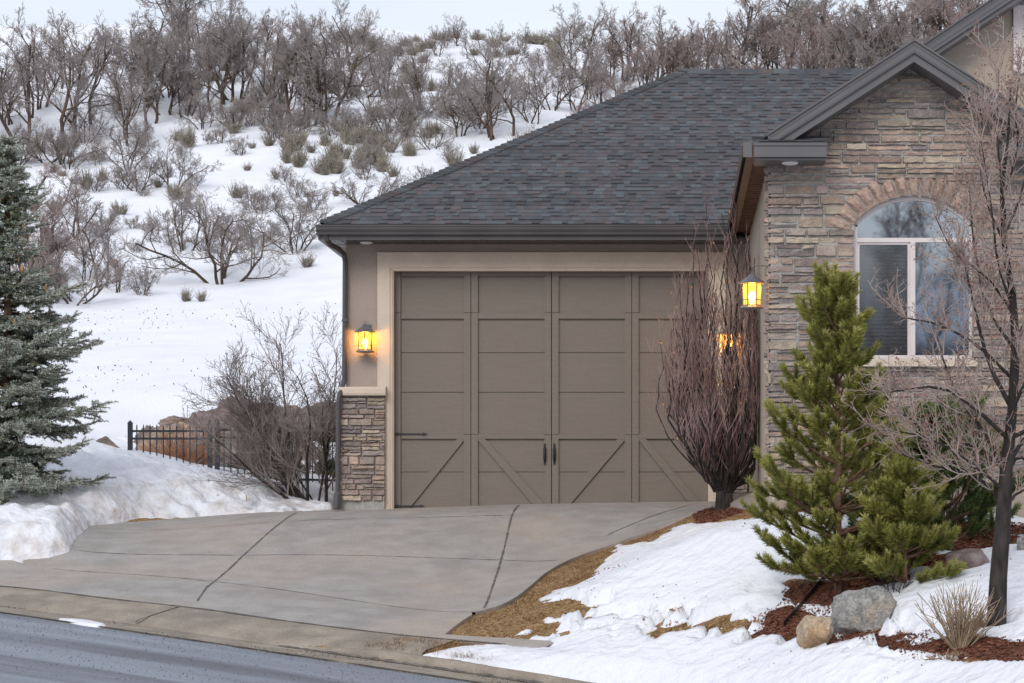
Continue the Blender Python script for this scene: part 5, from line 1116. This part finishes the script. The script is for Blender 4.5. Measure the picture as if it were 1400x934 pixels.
# ------------------------------------------------------------------ bare tree at the right (pale twigs, dark trunk)
def yard_tree():
    rg = random.Random(19); Y = 19.5; x0 = PX(1364, Y); zb_ = h1(x0, Y) - .03; t = thing('bare_tree', (x0, Y, zb_), 'bare garden tree with dark trunk and pale grey twigs in the snow at the right', 'tree'); out = [[] for _ in range(5)]; s = Y / F
    prm = [dict(n=8, wig=.04, up=.02, kids=12, ang=(35, 70), lr=.3, rr=.5, start=.1), dict(n=7, wig=.11, up=.10, kids=9, ang=(28, 62), lr=.40, rr=.5, start=.15, tip=.3, rmin=.006),
           dict(n=5, wig=.15, up=.14, kids=5, ang=(28, 65), lr=.46, rr=.5, start=.15, rmin=.0026, tip=.5), dict(n=4, wig=.17, up=.12, kids=3, ang=(30, 70), lr=.5, rr=.6, start=.1, rmin=.0019, tip=.6), dict(n=3, wig=.15, up=.08, kids=0, ang=(0, 0), lr=0, rr=0, start=0, tip=.7)]
    def pp(px, py, dy=0): return np.array([(px - CX) * s, Y + dy, (HY - py) * s])
    TR = [pp(1362, 858), pp(1365, 790), pp(1372, 700), pp(1376, 640), pp(1384, 560), pp(1389, 470), pp(1384, 400), pp(1372, 330), pp(1370, 260), pp(1378, 190), pp(1382, 120)]
    out[0].append((np.array(TR), np.array([.076, .066, .058, .048, .037, .034, .027, .021, .016, .010, .005])))
    V, Fc = tubes([out[0][0]], 14)
    limbs = [((1376, 650), (1345, 590), (1310, 545), (1285, 480), .0, .026), ((1374, 672), (1335, 640), (1270, 600), (1215, 590), -.3, .018), ((1376, 640), (1400, 600), (1440, 560), (1480, 500), .1, .024), ((1384, 560), (1350, 500), (1330, 430), (1312, 350), -.2, .026),
             ((1388, 480), (1350, 420), (1335, 330), (1330, 250), .25, .02), ((1389, 470), (1420, 400), (1450, 330), (1460, 250), .1, .022), ((1376, 645), (1340, 610), (1300, 600), (1240, 560), .5, .024), ((1373, 690), (1340, 650), (1290, 640), (1235, 620), .2, .018),
             ((1384, 560), (1410, 500), (1415, 430), (1430, 350), -.4, .022), ((1372, 330), (1350, 280), (1340, 220), (1345, 150), .1, .014), ((1374, 320), (1400, 260), (1410, 180), (1405, 120), 0, .014), ((1378, 600), (1330, 560), (1280, 530), (1210, 540), -.5, .024),
             ((1380, 600), (1420, 580), (1470, 570), (1530, 520), -.3, .024), ((1386, 520), (1340, 470), (1290, 440), (1240, 430), .3, .018), ((1386, 430), (1350, 380), (1300, 350), (1275, 300), -.2, .016), ((1376, 650), (1395, 620), (1420, 640), (1470, 640), .3, .02), ((1371, 700), (1390, 670), (1440, 660), (1500, 650), -.2, .016),
             ((1375, 300), (1365, 230), (1360, 170), (1362, 100), -.15, .012), ((1376, 260), (1395, 200), (1390, 150), (1398, 95), .15, .012), ((1384, 420), (1360, 360), (1352, 300), (1335, 200), -.3, .016)]
    for a, b, c, d, dy, r in limbs:
        q = chaikin(np.array([pp(*a), pp(*b, dy * .4), pp(*c, dy * .8), pp(*d, dy)]), 1); rr_ = np.linspace(r * .8, r * .22, len(q)); out[1].append((q, rr_)); L = np.linalg.norm(np.diff(q, axis=0), axis=1).sum()
        for j in range(int(L * 20)):
            u = rg.uniform(.12, 1); i0 = min(int(u * (len(q) - 1)), len(q) - 2); b_ = q[i0] + (q[i0 + 1] - q[i0]) * (u * (len(q) - 1) - i0); ax = unit(q[i0 + 1] - q[i0]); pr = unit(np.cross(ax, np.array([rg.gauss(0, 1) for _ in range(3)]))); an = math.radians(rg.uniform(25, 60)); d2 = unit(ax * math.cos(an) + pr * math.sin(an) + np.array([0, 0, .2])); grow(rg, b_, d2, rg.uniform(.22, .52) * (1.1 - .4 * u), max(.0048, rr_[i0] * .35), 2, out, prm)
        q2 = unit(q[-1] - q[-2]); grow(rg, q[-1], q2, .4, rr_[-1], 2, out, prm)
    V1, F1 = tubes(out[1], 8); n = len(V); V = np.vstack([V, V1]); Fc = Fc + [f + n for f in F1]; mesh('trunk', V, Fc, 'bark_dark', t, smooth=True)
    tw = out[2] + out[3] + out[4]; V, Fc = tubes(tw, 4); mesh('crown', V, Fc, 'twig_grey', t); tips = np.array([p[-1] for p, _ in out[3] + out[4]]); rn = np.random.default_rng(8)
    sel = tips[rn.choice(len(tips), min(len(tips), 3800), replace=False)] + rn.normal(size=(min(len(tips), 3800), 3)) * .008; V, F_ = quads_at(sel, .0105, rn); V2, F2 = quads_at(sel, .0105, rn); mesh('buds', np.vstack([V, V2]), [F_, F2 + len(V)], 'bud', t); print('yard tree', len(tw))
yard_tree()
# ------------------------------------------------------------------ large bare bush by the garage corner
def bush():
    rg = random.Random(23); Y = 31.6; x0, zb_ = PX(432, Y), h1(PX(432, Y), Y) + .02; t = thing('bare_bush', (x0, Y, zb_), 'wide bare bush with dark stems and grey twigs in front of the iron gate', 'bush'); out = [[] for _ in range(4)]
    prm = [dict(n=7, wig=.10, up=.03, kids=14, ang=(22, 50), lr=.42, rr=.5, start=.2, tip=.25), dict(n=4, wig=.10, up=.06, kids=7, ang=(22, 50), lr=.5, rr=.5, start=.15, rmin=.0032, tip=.5), dict(n=3, wig=.12, up=.06, kids=4, ang=(25, 55), lr=.5, rr=.6, start=.1, rmin=.0024, tip=.6), dict(n=2, wig=.1, up=.05, kids=0, ang=(0, 0), lr=0, rr=0, start=0, tip=.8)]
    for i in range(17):
        tx = rg.uniform(-1.15, .32) if i > 3 else (-1.25, -.8, -.4, .15)[i]; ty = rg.uniform(-.5, .5); d = unit(np.array([tx, ty, 1.0])); grow(rg, np.array([x0 + rg.gauss(0, .06), Y + rg.gauss(0, .05), zb_ - .1]), d, rg.uniform(1.5, 2.25) * (1 if tx > -.9 else .95), rg.uniform(.012, .026), 0, out, prm)
    V, Fc = tubes(out[0], 6); mesh('stems', V, Fc, 'bark_dark', t); V, Fc = tubes(out[1] + out[2] + out[3], 3); mesh('twigs', V, Fc, 'twig_bush', t)
bush()
# dark evergreen shrub behind the gate
def juniper(px, py, Y, wp, hp, label, seed, col):
    rg = random.Random(seed); x0 = PX(px, Y); zb_ = PZ(py, Y); s = Y / F; segs = []
    for i in range(260):
        a = rg.uniform(0, math.tau); e = rg.uniform(.05, 1.45); d = np.array([math.cos(a) * math.cos(e), math.sin(a) * math.cos(e), math.sin(e)]); r = rg.uniform(.55, 1); p = np.array([x0, Y, zb_]) + d * np.array([wp * s / 2, wp * s / 2, hp * s]) * r; segs.append((p, p + unit(d + [0, 0, .4]) * .12, rg.choice((0, 1, 2))))
    rn = np.random.default_rng(seed); V, F_, cc = needles(segs, 40, .05, .008, (15, 60), rn, col); o = mesh('evergreen_shrub', V, [F_], 'needle', tint=cc, loc=(x0, Y, zb_)); tag(o, label, 'shrub')
juniper(385, 664, 34.3, 68, 62, 'dark olive evergreen shrub behind the iron gate and bare bush', 4, [(.035, .045, .025), (.06, .075, .035), (.09, .10, .05)])
juniper(447, 664, 34.5, 26, 26, 'small yellow green shrub behind the gate next to the garage corner', 5, [(.08, .10, .03), (.12, .14, .04), (.16, .17, .06)])
# ------------------------------------------------------------------ small dry plants
def drystems(name, px, py, Y, wp, hp, n, label, cat, seed, m='stem_tan', r=.0045, kids=2):
    rg = random.Random(seed); x0 = PX(px, Y); zb_ = h1(x0, Y); s = Y / F; pl = []
    for i in range(n):
        u = rg.gauss(0, .45); d = unit(np.array([u * wp / hp * 1.1, rg.gauss(0, .3), 1])); b = np.array([x0 + u * .05, Y + rg.gauss(0, .04), zb_ - .02]); L = hp * s * rg.uniform(.45, 1.05); P_ = [b]
        for k in range(4): d = unit(d + np.array([rg.gauss(0, .1), rg.gauss(0, .1), rg.gauss(0, .05)])); P_.append(P_[-1] + d * L / 4)
        pl.append((np.array(P_), np.linspace(r, r * .45, 5)))
        for k in range(kids): j = rg.choice((1, 2, 3)); e = unit(d + np.array([rg.gauss(0, .5), rg.gauss(0, .5), 0])); pl.append((np.array([P_[j], P_[j] + e * L * .15, P_[j] + e * L * .3]), np.array([r * .6, r * .5, r * .35])))
    V, Fc = tubes(pl, 4); o = mesh(name, V, Fc, m, loc=(x0, Y, zb_)); return tag(o, label, cat)
drystems('dry_shrub', 1312, 860, 19.15, 80, 92, 90, 'dry tan clump of bare stems at the foot of the dark trunk', 'shrub', 1, kids=3)
drystems('dry_shrub', 1300, 700, 23.0, 60, 110, 26, 'thin pale bare shrub between the dark pine and the stone wall', 'shrub', 6, 'twig_grey', .005)
drystems('withered_plant', 1292, 878, 18.9, 40, 26, 34, 'small withered brown plant on the mulch in front of the dry clump', 'plant', 2, 'mulch_stem' if 'mulch_stem' in M else 'stem_tan', .004)
drystems('withered_plant', 1222, 790, 20.8, 50, 50, 24, 'dark tangled twigs under the light green pine sprout', 'plant', 3, 'bark_dark', .004)
for i, (px, py, Y, hp, lb) in enumerate([(292, 689, 31, 14, 'short dry stalk poking from the snow bank left of the other stalk'), (334, 689, 31, 18, 'tall dry stalk poking from the snow bank near the driveway'), (195, 443, 51, 6, 'tiny dark stalk in the smooth hill snow, left of a pair'), (207, 445, 51, 7, 'tiny dark stalk in the smooth hill snow, right of a pair')]):
    p = hit(px, py) if Y > 40 else P(px, py, Y); g = MB(); s = p[1] / F; g.tube([p - [0, 0, .15], p + [.03, 0, hp * s * .6], p + [-.01 if i % 2 else .06, 0, hp * s]], [.006, .005, .003], 5); tag(g.build('dry_stalk', 'stem_tan', loc=p), lb, 'plant')
drystems('dry_vine', 250, 650, 34.0, 150, 74, 170, 'rust orange dried creeper spreading over the boulders behind the fence panel', 'creeper', 9, 'creeper', .005, 3)
# white marker stake with a blue cap, little path light, landscape edging
x, y = PX(1057, 23.35), 23.35; z = h1(x, y); t = thing('marker_stake', (x, y, z), 'thin white marker stake with a blue cap against the wing foundation', 'marker'); g = MB(); g.tube([(x, y, z - .1), (x, y, PZ(659, y))], .004, 6); g.build('stake', 'white_plastic', t); g = MB(); g.tube([(x, y, PZ(658, y)), (x, y, PZ(650, y))], [.013, .011], 8); g.build('cap', 'blue_plastic', t)
x, y = PX(1043, 23.5), 23.5; z = h1(x, y); t = thing('path_light', (x, y, z), 'little black path light at the corner of the stone wing', 'path light'); g = MB(); g.tube([(x, y, z - .05), (x, y, z + .12)], .012, 6); g.build('light_post', 'black', t); g = MB(); g.tube([(x, y, z + .12), (x, y, z + .14), (x, y, z + .18)], [.045, .04, .01], 10); g.build('light_cap', 'black', t)
def edging():
    a = [tuple(P(*q)[:2]) for q in ((1072, 812, 21.0), (1095, 803, 21.25), (1120, 792, 21.6), (1180, 770, 22.2), (1280, 752, 22.4))]; p = along(a, np.linspace(0, 1, 30)); V = []; z = H(p[:, 0], p[:, 1])
    for dy, dz in ((0, -.05), (0, .055), (.02, .055), (.02, -.05)): V.append(np.c_[p[:, 0], p[:, 1] + dy, z + dz])
    V = np.vstack(V); n = 30; i = np.arange(n - 1); Fs = [np.stack([i + k * n, i + 1 + k * n, i + 1 + (k + 1) * n, i + (k + 1) * n], -1) for k in range(3)]; tag(mesh('landscape_edging', V, Fs, 'black', loc=V[0]), 'black plastic edging strip curving under the tall young pine', 'edging')
edging()
rn_ = np.random.default_rng(99)
# ------------------------------------------------------------------ loose ground cover: dead grass and bark mulch
def scatter(n, box, cond, seed):
    rn = np.random.default_rng(seed); x = rn.uniform(box[0], box[1], n); y = rn.uniform(box[2], box[3], n); z = H(x, y); T, mul, _ = cover(x, y, z); u, s = us(x, y); k = cond(x, y, z, T, mul, u, s); return x[k], y[k], z[k], rn
WKp = np.array(WK[1] + WK[0][::-1])
def on_paving(x, y):
    poly = np.array(chaikin(np.array(RB))); 
    xr = np.interp(y, poly[:, 1], poly[:, 0]); d = sdist(WKp, x, y, 1.0); u, s = us(x, y); return ((x < xr + .012) & (s > 1.8)) | (d > -.005) | ((s > .58) & (s < np.interp(u, [.9, 1.32], [1.83, .79])) & (u < 2.6)) | (y > 29.6)
x, y, z, rn = scatter(420000, (-2.6, 4.2, 17, 29.3), lambda x, y, z, T, mul, u, s: (T < .012) & (mul < .5) & (s > .17) & ~on_paving(x, y), 1)
n = len(x); print('grass', n)
def blades(x, y, z, L, wd, lean, m, name, cols_, label, cat, rn):
    n = len(x); a = rn.uniform(0, math.tau, n); d = np.c_[np.cos(a) * lean, np.sin(a) * lean, rn.uniform(.15, 1, n)]; d /= np.linalg.norm(d, axis=1, keepdims=True); s = np.c_[-np.sin(a), np.cos(a), a * 0] * wd / 2; b = np.c_[x, y, z - .004]; l = (L * rn.uniform(.5, 1.2, n))[:, None]
    V = np.stack([b - s, b + s, b + d * l], 1).reshape(-1, 3); c = np.array(cols_)[rn.integers(0, len(cols_), n)] * rn.uniform(.75, 1.2, (n, 1)); o = mesh(name, V, [np.arange(n * 3).reshape(-1, 3)], m, tint=c); return tag(o, label, cat, kind='stuff')
blades(x, y, z, .042, .006, 1.3, 'straw', 'dead_grass', [(1, 1, 1), (1.15, 1.1, 1.0), (.8, .7, .6), (1.1, .95, .8)], 'matted dead straw grass along the driveway edge', 'grass', rn)
x, y, z, rn = scatter(160000, (-2.6, 4.2, 17, 30), lambda x, y, z, T, mul, u, s: (T < .008) & (mul > .5) & (s > .17) & ~on_paving(x, y), 2)
n = len(x); print('mulch', n); k = min(n, 42000); x, y, z = x[:k], y[:k], z[:k]
cpos = np.c_[x, y, z + rn.uniform(0, .018, k)]; a = rn.normal(size=(k, 3)) * [1, 1, .35]; a /= np.linalg.norm(a, axis=1, keepdims=True); b = np.cross(a, rn.normal(size=(k, 3)) * [.4, .4, 1]); b /= np.linalg.norm(b, axis=1, keepdims=True); L = rn.uniform(.008, .03, (k, 1)); wv = rn.uniform(.002, .006, (k, 1))
V = np.stack([cpos - a * L - b * wv, cpos + a * L - b * wv, cpos + a * L + b * wv, cpos - a * L + b * wv], 1).reshape(-1, 3); px_, py_ = proj(x, y, z); red = np.clip(1 - np.hypot((px_ - 1230) / 170, (py_ - 775) / 45), 0, 1)[:, None]
c = (np.array([[1, .95, .95]]) * (1 - red) + np.array([[2.0, 1.7, 1.2]]) * red) * rn.uniform(.5, 1.4, (k, 1)); tag(mesh('bark_mulch', V, [np.arange(k * 4).reshape(-1, 4)], 'mulch', tint=c), 'reddish brown bark mulch and needles between the boulders and under the pines', 'mulch', kind='stuff')
x, y, z, rn = scatter(30000, (-2.2, 4.2, 17.5, 27), lambda x, y, z, T, mul, u, s: (T > .015) & (s > .3) & (hash_noise(x, y, 1.3, 21, 3) > .12) & (rn_.random(len(x)) < .06), 12)
T_, _, _ = cover(x, y, z); V, F_ = quads_at(np.c_[x, y, z + T_ + .006], .011, rn); tag(mesh('debris', V, [F_], 'mulch', tint=np.ones((len(F_), 3))), 'specks of bark and twig lying on the yard snow', 'debris', kind='stuff')
x, y, z, rn = scatter(120000, (-2.2, 4.2, 17.5, 25), lambda x, y, z, T, mul, u, s: (T > .003) & (s > .2) & ((lambda X_, Y_: ell(PATCHY + [(1180, 885, 120, 16), (1330, 895, 120, 18), (1130, 840, 90, 30)], X_, Y_))(*proj(x, y, z)) + .9 * hash_noise(x, y, 4, 22, 3) > .28), 13)
k = min(len(x), 7000); x, y, z = x[:k], y[:k], z[:k]; T_, _, _ = cover(x, y, z); V, F_ = quads_at(np.c_[x, y, z + T_ + .007], .013, rn); X_, _ = proj(x, y, z); cc_ = np.where((X_ < 1040)[:, None], [[2.2, 2.3, 1.9]], [[.9, .9, .9]]) * rn.uniform(.6, 1.3, (k, 1)); tag(mesh('bark_mulch', V, [F_], 'mulch', tint=cc_), 'flecks of grass and mulch showing through thin melting snow', 'mulch', kind='stuff')
x, y, z, rn = scatter(9000, (-13, -4.4, 35, 62), lambda x, y, z, T, mul, u, s: (hash_noise(x, y, .25, 31, 3) > -.05), 14)
k = min(len(x), 700); x, y, z = x[:k], y[:k], H(x[:k], y[:k]); V, F_ = quads_at(np.c_[x, y, z + .02], .022, rn); tag(mesh('debris', V, [F_], 'mulch', tint=np.ones((len(F_), 3)) * .7), 'twigs and dead leaves scattered on the hill snow', 'debris', kind='stuff')
rnr = np.random.default_rng(55); x = rnr.uniform(-8, -.6, 4500); y = rnr.uniform(19, 26, 4500); u, s = us(x, y); q = (s < -.5) & (s > -4); x, y, u, s = x[q], y[q], u[q], s[q]; V, F_ = quads_at(np.c_[x, y, Rz(u, s) + .02], .0075, rnr); tag(mesh('grit', V, [F_], 'joint'), 'fine grit scattered over the asphalt', 'grit', kind='stuff')
# grass tuft by the kerb
x, y, z, rn = scatter(60000, (-3.2, -1.2, 21.5, 23.5), lambda x, y, z, T, mul, u, s: (s > .17) & (s < .58) & (u > .9) & (u < 2.3) & (hash_noise(x, y, 5, 3) > -.25), 3)
blades(x, y, z + .01, .085, .006, 1.0, 'straw', 'dead_grass', [(1, 1, 1), (1.15, 1.05, .9), (.8, .7, .6)], 'tuft of matted dead grass between kerb and sidewalk', 'grass', rn)
# loose grit on the gutter pan
x, y, z, rn = scatter(30000, (-8, -.5, 20.5, 26.5), lambda x, y, z, T, mul, u, s: (s > -.62) & (s < .02) & (hash_noise(x, y, 2.2, 11) > .05), 7); k = min(len(x), 2600); x, y = x[:k], y[:k]; u, s = us(x, y)
V, F_ = quads_at(np.c_[x, y, Rz(u, s) + .027], .0075, rn); tag(mesh('grit', V, [F_], 'joint'), 'dark grit scattered along the gutter', 'grit', kind='stuff')
# small leftover of snow on the gutter
def patch(pl, th, label):
    pl = np.array([P(*q)[:2] for q in pl]); c = pl.mean(0); V = []; n = len(chaikin(np.vstack([pl, pl[:1]]), 2)); ring = chaikin(np.vstack([pl, pl[:1]]), 2)
    for k, dz in ((1.0, -.01), (.9, th * .7), (.6, th), (0, th * 1.1)): q = c + (ring - c) * k; u, s = us(q[:, 0], q[:, 1]); V.append(np.c_[q, np.maximum(Rz(u, s), 0 * s + Rz(u, s)) + .022 + dz])
    V = np.vstack(V); idx = np.arange(4 * n).reshape(4, n); tag(mesh('snow_remnant', V, [np.stack([idx[:-1, :-1], idx[:-1, 1:], idx[1:, 1:], idx[1:, :-1]], -1).reshape(-1, 4)], 'snow', vtint=np.full((len(V), 3), .3), smooth=True, loc=V[-1]), label, 'snow patch')
patch([(78, 847.5, 23.75), (110, 847.5, 23.9), (150, 855.5, 23.55), (140, 858, 23.35), (112, 855, 23.4)], .02, 'thin white snow remnant on the gutter pan at the left')
# ------------------------------------------------------------------ a mountain across the valley, behind the camera (it shows in the window)
def mountain():
    xs = np.linspace(-520, 620, 120); ys = np.linspace(-620, -230, 60); X, Y = np.meshgrid(xs, ys); Z = -4 + 62 * np.exp(-((Y + 430) / 105) ** 2) * (.75 + .4 * hash_noise(X, Y, .006, 2, 4)) + 5 * hash_noise(X, Y, .03, 4, 3); idx = np.arange(X.size).reshape(X.shape)
    m = mat('mountain', (.06, .06, .055), (.75, .77, .82), .022, .9, lo=.44, hi=.54, detail=7, stretch=(.5, 1, 2.2))
    tag(mesh('mountain', np.c_[X.ravel(), Y.ravel(), Z.ravel()], [np.stack([idx[:-1, :-1], idx[:-1, 1:], idx[1:, 1:], idx[1:, :-1]], -1).reshape(-1, 4)], m, smooth=True), kind='structure')
mountain()
for o in scene.objects:
    if o.get('kind') == 'structure' and 'category' in o: pass
